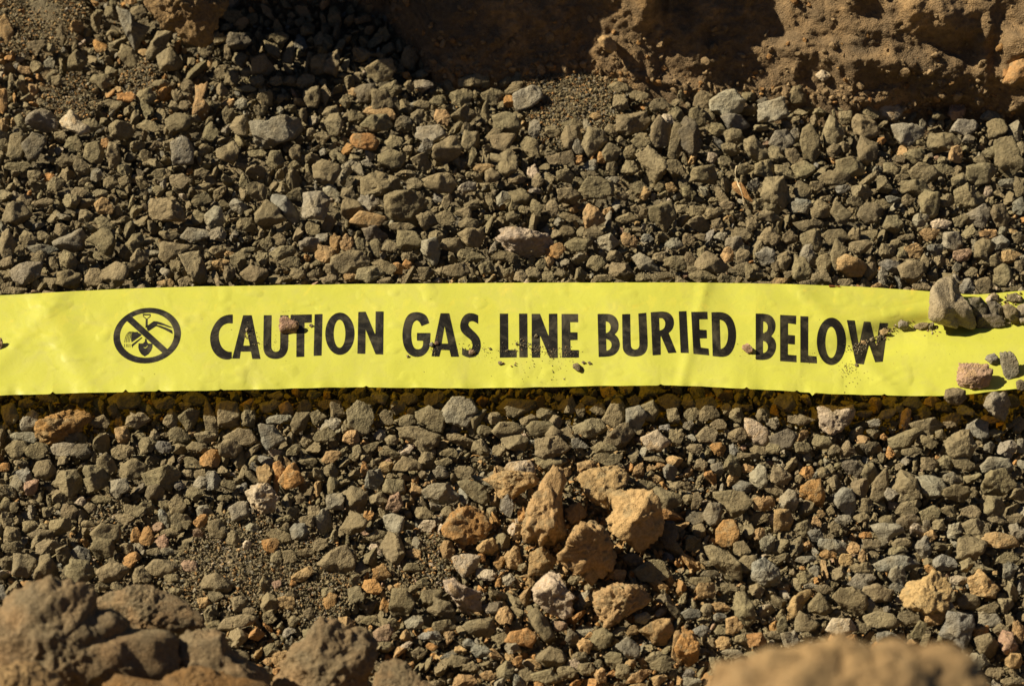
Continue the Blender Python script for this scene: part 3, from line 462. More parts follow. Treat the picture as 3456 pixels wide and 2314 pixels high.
# ---------------------------------------------------------------- bed of the trench and its two banks: one sheet of soil each
def grid(nx, ny): 
    i = np.arange(nx*ny).reshape(ny, nx)
    return np.stack([i[:-1, :-1], i[:-1, 1:], i[1:, 1:], i[1:, :-1]], -1).reshape(-1, 4)
def axis(lo, hi, step, far, n=14):
    a = np.arange(lo, hi, step); g = np.geomspace(step*4, far, n)
    return np.r_[(lo-g)[::-1], a, a[-1]+g]
gx, gy = axis(-0.46, 0.46, 0.0016, 6, 12), axis(-0.33, 0.44, 0.0016, 6, 12)
X, Y = np.meshgrid(gx, gy); q = np.stack([X.ravel(), Y.ravel(), 0*X.ravel()], 1)
z = -0.0135+0.0035*fbm(q*22, 3, 3)+0.0012*fbm(q*240, 9, 3)+0.0007*fbm(q*700, 12, 2)
def at_px(p):
    """world points -> photo pixels"""
    v = p-CAM; d = v@FWD
    return W/2+(v@RT)/d*LENS/SENS*W, H/2-(v@UP)/d*LENS/SENS*W
SAND = [S(*a)+(b,) for a, b in (((1, 0, 1600, 600), 190), ((1, 0, 1560, 720), 150), ((0, 0, 300, 90), 140), ((0, 0, 120, 200), 90), ((0, 2, 1650, 700), 170), ((0, 2, 1350, 850), 110),
                                ((0, 2, 2150, 860), 150), ((0, 0, 950, 520), 60), ((0, 2, 760, 420), 70), ((1, 2, 560, 720), 110), ((0, 0, 480, 680), 90))]
px, py = at_px(np.stack([X.ravel(), Y.ravel(), 0*X.ravel()], 1)); sand = np.zeros(len(px))
for sx, sy, sr in SAND[:6]: sand = np.maximum(sand, np.exp(-(((px-sx)**2+(py-sy)**2)/(sr*0.9)**2)**1.5))
z = z+sand*0.0130
o = tag(link('ground', np.stack([X.ravel(), Y.ravel(), z], 1), grid(len(gx), len(gy)), M_SOIL), kind='structure')
BEDZ = lambda x, y: 0.0

# far bank: slopes up and away from its foot
bx = np.r_[-4, -2, -1, -0.7, np.arange(-0.5, 0.5, 0.0013), 0.7, 1, 2, 4]
bs = np.r_[np.arange(-0.02, 0.16, 0.0011), np.geomspace(0.162, 0.60, 80)]
BX, BS = np.meshgrid(bx, bs); fx = BX.ravel(); s = BS.ravel()
ppx = W/2+fx/PX*0.93
fy = P(ppx, foot_px(np.clip(ppx, -900, 4400)), 0.0)[:, 1]
fy = fy+0.004*fbm(np.stack([fx*40, 0*fx, 0*fx], 1), 4, 3)
a = np.radians(44)
prof_y = s*np.cos(a); prof_z = s*np.sin(a)-0.006
top = np.clip(prof_z-0.34, 0, None); prof_z = prof_z-top*0.95; prof_y = prof_y+top*1.0
q = np.stack([fx, s, 0*fx], 1)
def bump(cx, cs, wx, ws, am, pw=2.0):
    return am*np.exp(-(np.abs((fx-cx)/wx)**pw+np.abs((s-cs)/ws)**pw))
def wx(pxx): return (pxx-W/2)*PX*1.06
rel = 0.007*fbm(q*np.array([13, 15, 1])+3, 21, 3)
w2 = q+0.006*np.stack([vn(q*60, 3), vn(q*60, 4), 0*fx], 1)
rel = rel+0.0036*(1-2*np.abs(fbm(w2*44, 31, 3)))+0.0030*fbm(w2*130, 41, 4, 0.62)+0.0013*fbm(q*480, 51, 3, 0.65)
rel = rel+0.0022*np.clip(0.5-pits(q*75, 5), 0, 1)*2-0.0020*np.clip(0.4-pits(q*52+9, 15), 0, 1)*2
# spur with a steep right flank, then the shaded recess beside it
step = lambda v, w: 0.5+0.5*np.tanh(v/w)
wob = 0.006*fbm(np.stack([0*s, s*30, 0*s], 1), 61, 2)
rel = rel+0.030*np.clip((fx-wx(1940))/(wx(2225)-wx(1940)), 0, 1)*step(wx(2225)-fx+wob, 0.004)*step(s-0.052, 0.014)
rel = rel+0.016*np.clip((fx-wx(2640))/(wx(3500)-wx(2640)), 0, 2)*np.clip(s/0.03, 0, 1)
rel = rel+0.005*np.clip((fx-wx(2240))/(wx(2640)-wx(2240)), 0, 1)*step(0.035-s, 0.01)
rel = rel+0.009*step(fx-wx(2660)+wob, 0.004)*step(s-0.03, 0.012)*step(wx(3300)-fx, 0.05)
rel = rel+bump(wx(3180), 0.066, 0.013, 0.011, 0.011)+bump(wx(3090), 0.072, 0.012, 0.010, 0.010)-bump(wx(3220), 0.046, 0.020, 0.008, 0.006)
rel = rel+bump(wx(2880), 0.085, 0.010, 0.016, 0.007)+bump(wx(3445), 0.052, 0.012, 0.010, 0.012, 4)+bump(wx(3000), 0.035, 0.03, 0.006, 0.004)
rel = rel-bump(wx(3200), 0.006, 0.03, 0.008, 0.006)
rel = rel*np.clip((s+0.02)/0.03, 0.2, 1)
V = np.stack([fx, fy+prof_y-rel*np.sin(a), prof_z+rel*np.cos(a)], 1)
tag(link('far_bank', V, grid(len(bx), len(bs)), M_BANK), kind='structure')
# near bank, under the camera, outside the picture but for its clods
nb_y = np.r_[-0.245, np.linspace(-0.262, -0.56, 140), -0.6, -1.2, -4]; nb_z = np.interp(nb_y, [-4, -1.2, -0.56, -0.47, -0.445, -0.43, -0.40, -0.33, -0.262, -0.245], [0.55, 0.5, 0.45, 0.43, 0.40, 0.36, 0.295, 0.13, 0.0, -0.03])
nx_ = np.r_[-4, -1, np.arange(-0.5, 0.5, 0.004), 1, 4]
A, B = np.meshgrid(nx_, np.arange(len(nb_y))); yy = nb_y[B.ravel()]; zz = nb_z[B.ravel()]; xx = A.ravel()
q = np.stack([xx, yy, zz], 1); r_ = 0.018*fbm(q*14, 71, 3)+0.006*fbm(q*70, 75, 3)
tag(link('near_bank', np.stack([xx, yy-0.012+r_*0.8-0.012, zz+r_*0.3], 1), grid(len(nx_), len(nb_y)), M_BANK), kind='structure')

# ---------------------------------------------------------------- stones that can be told apart
stones = []      # dicts: poly in photo pixels (around its centre), centre, colour, depth factor, lift, label
for (c, r), txt in T.items():
    for e in txt.replace('\n', ';').split(';'):
        e = e.split()
        if len(e) != 6: continue
        x, y, ww, hh, an = map(float, e[:5])
        cx, cy = S(c, r, x, y)
        hw, hh2 = ww/4.066*1.06, hh/4.066*1.06
        n = int(rng.integers(5, 8)); k = rng.uniform(-0.33, 0.33, n); th = (np.arange(n)+k)/n*2*math.pi; an = math.radians(an)
        rr = rng.uniform(0.82, 1.32, n)
        pl = np.stack([np.cos(th)*hw*rr, np.sin(th)*hh2*rr], 1)
        pl = np.stack([pl[:, 0]*math.cos(an)-pl[:, 1]*math.sin(an), pl[:, 0]*math.sin(an)+pl[:, 1]*math.cos(an)], 1)
        stones.append(dict(c=(float(cx), float(cy)), poly=pl, col=e[5], k=float(rng.uniform(0.72, 1.0)), lift=0.6, label='', w=2*hw, h=2*hh2, an=an))
def parse_outline(c, r, pts):
    p = np.array([[float(v) for v in q.split(',')] for q in pts.split()])
    xs, ys = S(c, r, p[:, 0], p[:, 1]); p = np.stack([xs, ys], 1)
    a = p; b = np.roll(p, -1, 0); cr = a[:, 0]*b[:, 1]-b[:, 0]*a[:, 1]; A = cr.sum()/2
    cen = ((a+b)*cr[:, None]).sum(0)/(6*A)
    q = p-cen; q[:, 1] *= -1
    return cen, np.array(chaikin([tuple(v) for v in q], 1, 40)), p
for ln in OUT.strip().split('\n'):
    t, c, k, lift, pts, lab = ln.split('|')
    cen, q, p = parse_outline(int(t[0]), int(t[1]), pts)
    e = p.max(0)-p.min(0)
    stones.append(dict(c=tuple(cen), poly=q, col=c, k=float(k)+0.15, lift=float(lift), label=lab, w=e[0], h=e[1], an=0, out=True))
for s_ in stones:
    p_ = s_['poly']; s_['area'] = 0.5*abs(np.sum(p_[:, 0]*np.roll(p_[:, 1], -1)-p_[:, 1]*np.roll(p_[:, 0], -1)))
stones.sort(key=lambda s_: -s_['area'])

def build(s_, sub, lift_base=None):
    cx, cy = s_['c']; c = s_['col']; warm = c in 'otrp'
    rocky = s_['area'] > 9000 and warm
    v, f = unit_rock(sub, rng, facets=int(rng.integers(6, 11)), sharp=(16 if warm else 38)*rng.uniform(0.7, 1.6),
                     rough=(0.17 if warm else 0.115)*rng.uniform(0.8, 1.3)*(1.5 if rocky else 1), lumpy=0.20 if warm else 0.20, pit=0.34 if rocky else (0.12 if warm else (0.07 if rng.random() < 0.3 else 0)))
    poly = s_['poly']; ext = min(s_['w'], s_['h'])
    v = fit(v, poly, ext*0.5*s_['k'])
    zc = lift_base if lift_base is not None else s_['lift']*ext*0.5*PX-0.0015
    o = P(cx, cy, zc); sc = ((o-CAM)@FWD)/LENS*SENS/W
    tint = tintof(c, rng)
    tv = np.tile(tint, (len(v), 1))
    if warm and sub >= 4:       # patches of another mineral
        n = fbm(v/ext*6+rng.uniform(0, 50, 3), 7, 3)
        m = np.clip((n-0.12)*6, 0, 1)[:, None]
        other = np.array(COL['g' if c in 'ot' else 't'])*1.15
        tv = tv*(1-m*0.55)+other*m*0.55
    return o, (v*sc*1.06)@BAS, f, tv

# grow labels: which of its kind, and where
WORDS = [(515, 'emblem'), (1000, 'CAUTION'), (1490, 'GAS'), (1820, 'LINE'), (2250, 'BURIED'), (2770, 'BELOW'), (3230, 'tan tape stone')]
CN = {'g': 'grey-brown', 'G': 'light grey', 'b': 'blue-grey', 'o': 'orange', 't': 'tan', 'p': 'pale', 'd': 'dark', 'r': 'reddish-brown'}
def where(x, y):
    wn = min(WORDS, key=lambda q: abs(q[0]-x))[1]
    side = 'at the left side' if x < 300 else None
    if y < 1100:
        z = 'near the bank' if y < 440 else 'midway between tape and bank' if y < 720 else 'just beyond the tape'
        return z, (f'above {wn}' if wn.isupper() else f'above the {wn}') if not side else side
    z = 'just in front of the tape' if y < 1600 else 'in the middle front gravel' if y < 1900 else 'near the bottom of the gravel'
    return z, (f'below {wn}' if wn.isupper() else f'below the {wn}') if not side else side
ORD = ['largest', 'second largest', 'third largest', 'fourth largest', 'fifth largest', 'sixth largest', 'seventh largest', 'eighth largest', 'ninth largest', 'tenth largest', 'eleventh largest', 'twelfth largest', 'thirteenth largest', 'fourteenth largest', 'fifteenth largest']
rank = {}
NIND = 268
GROUP = {'far': 'crushed stones beyond the tape', 'near': 'crushed stones in front of the tape'}
bulkV, bulkF, bulkT, nv = [], [], [], 0
def add_bulk(v, f, t):
    global nv
    bulkV.append(v); bulkF.append(f+nv); bulkT.append(np.broadcast_to(t, (len(v), 3))); nv += len(v)
first = True
ind = 0
for s_ in stones:
    cx, cy = s_['c']; inside = -10 < cx < W+10 and -10 < cy < H+10
    if (ind < NIND or s_['label']) and inside:
        ind += 1
        sub = 5 if s_['area'] > 6500 else 4
        o, v, f, t = build(s_, sub)
        ob = link('stone', v, f, M_EARTH if s_['col'] in 'otr' else M_STONE, t); ob.location = o
        lab = s_['label']
        if not lab:
            zone, wn = where(cx, cy); asp = max(s_['w'], s_['h'])/min(s_['w'], s_['h'])
            sh = 'elongated ' if asp > 1.75 else ''
            key = (zone, wn, s_['col'], sh); k = rank.get(key, 0); rank[key] = k+1
            lab = f"{ORD[k]} {sh}{CN[s_['col']]} stone {zone}, {wn}"
        tag(ob, lab, 'stone', GROUP['far' if cy < 1100 else 'near'])
    else:
        o, v, f, t = build(s_, 3)
        add_bulk(v+o, f, t)
print('individual stones', ind, 'of', len(stones), 'max rank', max(rank.values()))

# ---------------------------------------------------------------- the rest of the gravel: packed between and below those stones
Q = 4.0; MX, MY = 1000, 450
mw, mh = int((W+2*MX)/Q), int((H+2*MY)/Q)
occ = np.zeros((mh, mw), bool)
gy_, gx_ = np.mgrid[0:mh, 0:mw]
def mark(cx, cy, rx, ry, an=0.0):
    x0 = (cx+MX)/Q; y0 = (cy+MY)/Q; r_ = int(max(rx, ry)/Q)+2
    a0, a1, b0, b1 = max(0, int(y0)-r_), min(mh, int(y0)+r_), max(0, int(x0)-r_), min(mw, int(x0)+r_)
    if a1 <= a0 or b1 <= b0: return
    dx = (gx_[a0:a1, b0:b1]-x0)*Q; dy = -(gy_[a0:a1, b0:b1]-y0)*Q
    u = dx*math.cos(an)+dy*math.sin(an); v = -dx*math.sin(an)+dy*math.cos(an)
    occ[a0:a1, b0:b1] |= (u/rx)**2+(v/ry)**2 < 1
for s_ in stones:
    if s_.get('out'):
        p_ = s_['poly']; x0, y0 = s_['c']; rr_ = math.sqrt(s_['area']/math.pi)
        cx = (gx_*Q-MX-x0); cy = -(gy_*Q-MY-y0)
        a0, a1 = int((y0+MY-s_['h'])/Q), int((y0+MY+s_['h'])/Q); b0, b1 = int((x0+MX-s_['w'])/Q), int((x0+MX+s_['w'])/Q)
        u = cx[a0:a1, b0:b1]; v = cy[a0:a1, b0:b1]
        R_ = outline_radius(p_, np.arctan2(v, u).ravel()).reshape(u.shape)
        occ[a0:a1, b0:b1] |= np.hypot(u, v) < R_*0.93
    else: mark(*s_['c'], s_['w']*0.47, s_['h']*0.47, s_['an'])
bank_mask = (gy_*Q-MY) < foot_px(gx_*Q-MX)-14
occ |= bank_mask
stone_occ = occ.copy()
BASE = {}
def base(sub, n):
    if (sub, n) not in BASE and sub == 1:
        bm_ = bmesh.new()
        for p_ in rng.normal(size=(9, 3)): bm_.verts.new(p_/np.linalg.norm(p_)*rng.uniform(0.7, 1.25))
        h_ = bmesh.ops.convex_hull(bm_, input=bm_.verts); bmesh.ops.delete(bm_, geom=[g_ for g_ in bm_.verts if not g_.link_faces], context='VERTS')
        bmesh.ops.triangulate(bm_, faces=bm_.faces); bm_.verts.index_update()
        BASE[sub, n] = (np.array([p_.co[:] for p_ in bm_.verts]), np.array([[g_.index for g_ in f_.verts] for f_ in bm_.faces])); bm_.free()
    if (sub, n) not in BASE:
        BASE[sub, n] = unit_rock(sub, rng, facets=int(rng.integers(5, 10)), sharp=rng.uniform(25, 50), rough=0.12, lumpy=0.22)
    return BASE[sub, n]
def rot(r):
    q = r.normal(size=4); q /= np.linalg.norm(q); a, b, c, d = q
    return np.array([[a*a+b*b-c*c-d*d, 2*(b*c-a*d), 2*(b*d+a*c)], [2*(b*c+a*d), a*a-b*b+c*c-d*d, 2*(c*d-a*b)], [2*(b*d-a*c), 2*(c*d+a*b), a*a-b*b-c*c+d*d]])
KEYS = list('gGbotpdr'); WT = np.array([0.74, 0.09, 0.045, 0.035, 0.055, 0.02, 0.02, 0.01]); WT /= WT.sum()
def sprinkle(cx, cy, rad, sub, zc, warm=0.0, flat=0.75):
    n = int(rng.integers(0, 40)); v, f = base(sub, n)
    sc = 1.12*rad*np.array([rng.uniform(0.9, 1.55), rng.uniform(0.75, 1.15), rng.uniform(0.45, 0.9)])
    v = (v*sc)@rot(rng).T
    o = P(cx, cy, zc)
    c = KEYS[int(rng.choice(8, p=WT))]
    if cy < 950 and c in 'otpr' and rng.random() < 0.75: c = 'g'
    c = c if rng.random() > warm else 'ot'[int(rng.integers(0, 2))]
    add_bulk((v*PX)+o, f, tintof(c, rng))
def warmth(x, y):
    if y < 420 and x < 700: return 0.25
    if y > 1550 and 1650 < x < 2350: return 0.34
    if y > 1550 and 1300 < x < 2500: return 0.14
    if y < 520 and 1750 < x < 2150: return 0.22
    if y > 1900: return 0.06
    return 0.012
# lower layer, seen in the gaps
n = 0
for _ in range(6200):
    x, y = rng.uniform(-MX, W+MX), rng.uniform(-MY, H+MY); ix, iy = int((x+MX)/Q), int((y+MY)/Q)
    if iy >= mh or ix >= mw or bank_mask[iy, ix]: continue
    if not (-60 < x < W+60 and -60 < y < H+60) and rng.random() < 0.3: continue
    r_ = rng.uniform(13, 26)
    if any((x-a)**2+(y-b)**2 < (c*0.75)**2 for a, b, c in SAND): continue
    sprinkle(x, y, r_, 2, -0.0105-r_*PX*0.2); n += 1
print('lower layer', n)
SAMP = [(math.cos(k/7*2*math.pi), math.sin(k/7*2*math.pi)) for k in range(7)]
def pack(rad, tries, sub, fillf, zc0):
    global n
    n = 0
    xs = rng.uniform(-MX+40, W+MX-40, tries); ys = rng.uniform(-MY+40, H+MY-40, tries); rs = rad*rng.uniform(0.82, 1.2, tries)
    for x, y, r_ in zip(xs, ys, rs):
        ix, iy = int((x+MX)/Q), int((y+MY)/Q)
        if occ[iy, ix]: continue
        ok = True
        for a, b in SAMP:
            if occ[int((y+MY+b*r_*fillf)/Q), int((x+MX+a*r_*fillf)/Q)]: ok = False; break
        if not ok: continue
        if rad > 11 and any((x-a)**2+(y-b)**2 < (c*(1 if rad > 14 else 0.8))**2 for a, b, c in SAND): continue
        mark(x, y, r_*0.85, r_*0.75)
        under = tape_top(x)+25 < y < tape_bot(x)+12
        if under and y < tape_bot(x)-90: continue
        sprinkle(x, y, r_, sub, zc0+r_*PX*rng.uniform(-0.45, 0.55)-(0.003 if under else 0), warmth(x, y)); n += 1
    print('pack', rad, n)
pack(27, 7500, 3, 0.72, -0.0040)
pack(21, 14500, 3, 0.68, -0.0045)
pack(16, 31000, 3, 0.66, -0.0055)
pack(12, 55000, 2, 0.62, -0.006)
pack(9, 82000, 2, 0.55, -0.007)
pack(6, 60000, 1, 0.45, -0.0075)
# grit down to sand grains
n = 0
for _ in range(42000):
    x, y = rng.uniform(-200, W+200), rng.uniform(-100, H+150); ix, iy = int((x+MX)/Q), int((y+MY)/Q)
    if bank_mask[iy, ix]: continue
    r_ = 2.0+4.5*rng.random()**1.6; insand = any((x-a)**2+(y-b)**2 < c**2 for a, b, c in SAND)
    if stone_occ[iy, ix] : continue
    if tape_top(x) < y < tape_bot(x)-60: continue
    sprinkle(x, y, r_, 1, (-0.0005 if insand else rng.uniform(-0.0125, -0.0055)), warmth(x, y)*1.3); n += 1
for a, b, c in SAND:
    for _ in range(int(c*c*0.11)):
        th, q_ = rng.uniform(0, 6.283), c*math.sqrt(rng.random()); x, y = a+q_*math.cos(th), b+q_*math.sin(th)
        ix, iy = int((x+MX)/Q), int((y+MY)/Q)
        if bank_mask[iy, ix] or stone_occ[iy, ix]: continue
        sprinkle(x, y, 2.0+rng.random()**2*5.0, 1, rng.uniform(-0.0015, 0.0005), warmth(x, y)*0.8); n += 1
for _ in range(1500):      # crumbs shed around the tan lumps
    x, y = 1960+rng.normal()*190, 1850+rng.normal()*170
    sprinkle(x, y, 2.5+rng.random()**2*9, 1, rng.uniform(-0.005, 0.001), 0.85)
for _ in range(9000):      # grains of dirt lying on and among the stones
    x, y = rng.uniform(-100, W+100), rng.uniform(foot_px(1500), H+60)
    if tape_top(x)-10 < y < tape_bot(x)+4 or y < foot_px(x): continue
    sprinkle(x, y, rng.uniform(1.6, 3.4), 1, rng.uniform(-0.002, 0.002), 0.03)
print('grit', n)
gv = np.concatenate(bulkV); gf = np.concatenate(bulkF); gt = np.concatenate(bulkT)
tag(link('gravel', gv, gf, M_STONE, gt, smooth=False), 'smaller grey-brown crushed gravel covering the trench bottom around the tape', 'gravel', kind='stuff')
print('gravel verts', len(gv), 'tris', len(gf))
del bulkV, bulkF, bulkT, gv, gf, gt
# ---------------------------------------------------------------- the tape and its printing
def cropA(p): return [(340+x/2.342, 1000+y/2.342) for x, y in p]
def cropB(p): return [(1300+x/2.342, 1000+y/2.342) for x, y in p]
def cropC(p): return [(2200+x/2.342, 1000+y/2.342) for x, y in p]
def fine(p): return [(360+x/7.126, 1020+y/7.126) for x, y in p]
def ell(cx, cy, rx, ry, k=0.0, n=48): return [(cx+rx*math.cos(t)-k*ry*math.sin(t), cy+ry*math.sin(t)) for t in (2*math.pi*i/n for i in range(n))]
def stroke(pts, w_):
    L_, R2 = [], []
    for i, (x, y) in enumerate(pts):
        a = pts[max(0, i-1)]; b = pts[min(len(pts)-1, i+1)]; dx, dy = b[0]-a[0], b[1]-a[1]; l = math.hypot(dx, dy); dx, dy = dx/l, dy/l
        L_.append((x-dy*w_/2, y+dx*w_/2)); R2.append((x+dy*w_/2, y-dx*w_/2))
    return L_+R2[::-1]
INK = []    # (outline, [holes])
def ink(f, out, *holes, sm=True):
    g = (lambda p: chaikin([tuple(map(float, q)) for q in p], 2, 38)) if sm else (lambda p: p)
    INK.append((f(g(out)), [f(g(h)) for h in holes]))
ink(cropA, [(1045,142),(1000,145),(960,158),(925,185),(895,225),(870,280),(862,330),(868,385),(885,430),(915,468),(950,491),(985,500),(1015,500),(1037,491),(1037,437),(1010,437),(980,424),(955,398),(938,355),(933,310),(940,265),(960,236),(985,219),(1013,212),(1045,215)])
ink(cropA, [(1125,148),(1195,148),(1265,495),(1197,495),(1187,437),(1108,437),(1100,493),(1038,492)], [(1152,262),(1178,388),(1128,388)])
ink(cropA, [(1288,148),(1353,148),(1348,395),(1354,420),(1368,434),(1385,437),(1402,433),(1414,420),(1418,395),(1418,148),(1485,148),(1485,390),(1478,430),(1460,465),(1430,488),(1385,497),(1340,490),(1308,470),(1288,435),(1283,395)])
ink(cropA, [(1500,145),(1670,141),(1670,208),(1612,210),(1610,478),(1545,480),(1547,210),(1500,212)])
ink(cropA, [(1690,141),(1755,138),(1747,468),(1682,471)])
ink(cropA, ell(1891,295,117,168), ell(1888,295,45,110), sm=False)
ink(cropA, [(2035,122),(2095,120),(2170,300),(2172,118),(2238,118),(2234,460),(2172,458),(2095,265),(2093,455),(2028,453)])
ink(cropB, [(350,212),(338,170),(318,143),(280,126),(240,122),(195,132),(165,165),(145,220),(134,290),(138,360),(155,415),(185,455),(215,474),(250,480),(290,475),(325,450),(348,415),(357,370),(360,288),(250,288),(250,350),(300,352),(298,385),(290,404),(275,415),(250,418),(228,405),(214,370),(207,315),(209,265),(218,222),(232,198),(252,189),(272,203),(287,237)])
ink(cropB, [(437,132),(508,133),(586,478),(520,478),(508,426),(443,424),(430,477),(365,474)], [(470,240),(497,372),(448,372)])
ink(cropB, [(737,150),(705,134),(665,130),(632,142),(608,170),(593,210),(591,245),(600,275),(620,300),(652,325),(677,345),(688,370),(690,395),(680,415),(660,424),(635,420),(607,405),(607,462),(640,480),(680,485),(715,477),(742,450),(757,410),(757,365),(747,328),(722,295),(690,265),(665,240),(658,222),(665,203),(685,195),(710,202),(737,220)])
ink(cropB, [(905,135),(973,135),(975,422),(1041,422),(1041,483),(905,485)])
ink(cropB, [(1057,135),(1125,135),(1128,483),(1060,483)])
ink(cropB, [(1157,137),(1225,137),(1293,315),(1293,137),(1362,135),(1366,487),(1300,487),(1225,310),(1227,485),(1158,485)])
ink(cropB, [(1393,138),(1526,138),(1527,205),(1463,205),(1465,283),(1522,283),(1522,345),(1465,347),(1467,423),(1532,423),(1533,484),(1396,485)])
ink(cropB, [(1678,138),(1760,136),(1800,146),(1828,170),(1845,205),(1847,245),(1838,278),(1815,300),(1840,322),(1855,360),(1857,395),(1845,430),(1815,462),(1770,477),(1687,480)],
    [(1745,198),(1765,204),(1778,220),(1783,242),(1778,265),(1765,282),(1746,290)], [(1748,337),(1770,345),(1786,362),(1790,383),(1785,405),(1772,420),(1750,430)])
ink(cropB, [(1872,140),(1938,138),(1942,385),(1948,405),(1960,416),(1975,420),(1992,416),(2005,403),(2010,380),(2000,135),(2065,128),(2078,375),(2072,420),(2055,450),(2025,470),(1975,478),(1928,472),(1898,452),(1880,425),(1875,385)])
ink(cropB, [(2098,125),(2190,117),(2235,125),(2265,148),(2282,180),(2285,215),(2278,248),(2262,273),(2242,290),(2305,445),(2238,450),(2178,310),(2180,462),(2113,467)], [(2167,172),(2192,174),(2207,188),(2214,212),(2210,240),(2196,259),(2170,270)])
ink(cropC, [(212,118),(275,115),(293,448),(227,447)])
ink(cropC, [(310,122),(440,120),(443,182),(376,182),(378,262),(435,265),(437,332),(380,333),(388,403),(450,412),(455,467),(328,455)])
ink(cropC, [(470,125),(550,122),(600,138),(635,172),(658,225),(669,290),(665,355),(648,415),(622,455),(590,476),(550,480),(480,472)], [(538,185),(568,194),(588,222),(600,262),(602,308),(596,355),(580,392),(560,409),(545,415)])
ink(cropC, [(820,135),(885,135),(930,145),(960,168),(978,205),(980,245),(970,283),(945,315),(970,335),(983,370),(984,410),(970,452),(940,490),(890,505),(820,500)], [(882,198),(900,204),(913,222),(917,245),(912,268),(898,284),(880,290)], [(880,352),(900,359),(914,378),(918,402),(912,425),(898,441),(880,447)])
ink(cropC, [(1013,145),(1143,152),(1141,222),(1078,213),(1078,303),(1133,308),(1132,381),(1077,377),(1077,460),(1145,465),(1145,521),(1013,512)])
ink(cropC, [(1173,155),(1238,158),(1237,467),(1304,474),(1307,530),(1173,522)])
ink(cropC, ell(1420,355,117,188), ell(1418,363,45,122), sm=False)
ink(cropC, [(1540,186),(1606,190),(1637,385),(1675,198),(1730,200),(1772,380),(1800,208),(1869,210),(1827,517),(1765,521),(1718,385),(1677,538),(1612,532)])
ink(fine, ell(975,800,815,671,0.09), ell(972,792,648,537,0.07), sm=False)
ink(fine, [(440,410),(570,310),(1520,1175),(1390,1262)], sm=False)
ink(fine, [(868,280),(1065,280),(1060,350),(992,402),(988,600),(930,620),(937,402),(872,345)], [(893,317),(1036,315),(1038,330),(965,392),(892,335)], sm=False)
ink(fine, [(920,860),(968,890),(970,940),(1002,988),(1106,990),(1106,1080),(1075,1165),(1010,1248),(915,1306),(835,1250),(780,1170),(758,1080),(765,983),(868,985),(917,940)],
    [(880,1072),(905,1098),(935,1102),(965,1085),(990,1040),(980,1035),(955,1070),(930,1086),(905,1084)], sm=False)
ink(fine, [(960,640),(985,555),(1130,450),(1210,455),(1330,490),(1500,565),(1600,605),(1570,620),(1490,602),(1380,562),(1300,545),(1215,525),(1215,545),(1290,560),(1440,610),(1580,675),(1595,765),(1380,650),(1195,575),(1005,700)], sm=False)
ink(fine, [(640,715),(750,706),(760,730),(800,745),(850,790),(600,968),(583,900),(590,820),(610,760)], sm=False)
for k in range(4):
    d = k*38
    ink(fine, stroke([(560+d*0.9,702), (505+d,738), (462+d,808), (441+d,890), (434+d*1.05,968)], 21), sm=False)
for x in (432, 480, 515, 560): ink(fine, stroke([(x, 995), (x+3, 1085)], 20), sm=False)
ink(fine, [(850,825),(866,852),(632,1060),(622,1108),(590,1020)], sm=False)

st = 2.2; tx = np.arange(-950, 4450, st); nrow = 160
TX, TT = np.meshgrid(tx, np.linspace(0, 1, nrow))
jag = lambda x, s: 1.6*fbm(np.stack([x/55, 0*x, 0*x], 1), s, 3)
nick = np.zeros_like(tx)
for x0, a_ in ((178, 7), (424, 9), (536, 5), (1236, 5), (745, 4), (2520, 6), (2690, 5), (2742, -10), (2985, 4), (2230, 4)): nick -= a_*np.exp(-((tx-x0)/6.0)**2)
ty0 = tape_top(tx)+jag(tx, 3)*0.5; ty1 = tape_bot(tx)+jag(tx, 4)+nick
TY = ty0[None]+(ty1-ty0)[None]*TT
x_, y_ = TX.ravel(), TY.ravel(); z_ = tape_z(x_, y_)
e_ = TT.ravel()
z_ = z_+0.0006*np.exp(-((1-e_)*14))*fbm(np.stack([x_/60, 0*x_, 0*x_], 1), 33, 2)*2
tv = P(x_, y_, z_)
def seg_dist(x, y, poly):
    p = np.asarray(poly); d = np.full(len(x), 1e9); inside = np.zeros(len(x), bool)
    for i in range(len(p)):
        a, b = p[i-1], p[i]; ex, ey = b-a; l = ex*ex+ey*ey+1e-9
        t = np.clip(((x-a[0])*ex+(y-a[1])*ey)/l, 0, 1)
        d = np.minimum(d, (x-a[0]-t*ex)**2+(y-a[1]-t*ey)**2)
        c = ((a[1] > y) != (b[1] > y)) & (x < (b[0]-a[0])*(y-a[1])/(b[1]-a[1]+1e-12)+a[0]); inside ^= c
    return np.where(inside, 1, -1)*np.sqrt(d)
sdf = np.full(len(x_), -12.0)
for out, holes in INK:
    p = np.asarray(out); lo, hi = p.min(0)-12, p.max(0)+12
    m = np.where((x_ > lo[0]) & (x_ < hi[0]) & (y_ > lo[1]) & (y_ < hi[1]))[0]
    q = seg_dist(x_[m], y_[m], out)
    for h in holes: q = np.minimum(q, -seg_dist(x_[m], y_[m], h))
    sdf[m] = np.maximum(sdf[m], q)
mt, n, b = nodes('yellow_tape'); L = n.links.new
at = N(n, 'ShaderNodeAttribute', attribute_name='ink'); geo = N(n, 'ShaderNodeNewGeometry')
f1 = N(n, 'ShaderNodeTexNoise', Scale=2600.0, Detail=2.0); f2 = N(n, 'ShaderNodeTexNoise', Scale=1400.0, Detail=3.0); f3 = N(n, 'ShaderNodeTexNoise', Scale=24.0, Detail=3.0)
v1 = N(n, 'ShaderNodeTexVoronoi', Scale=420.0)
for q in (f1, f2, f3, v1): L(geo.outputs['Position'], q.inputs['Vector'])
ad = N(n, 'ShaderNodeMath', operation='MULTIPLY_ADD'); ad.inputs[1].default_value = 1.6; L(f1.outputs[0], ad.inputs[0]); L(at.outputs['Fac'], ad.inputs[2])
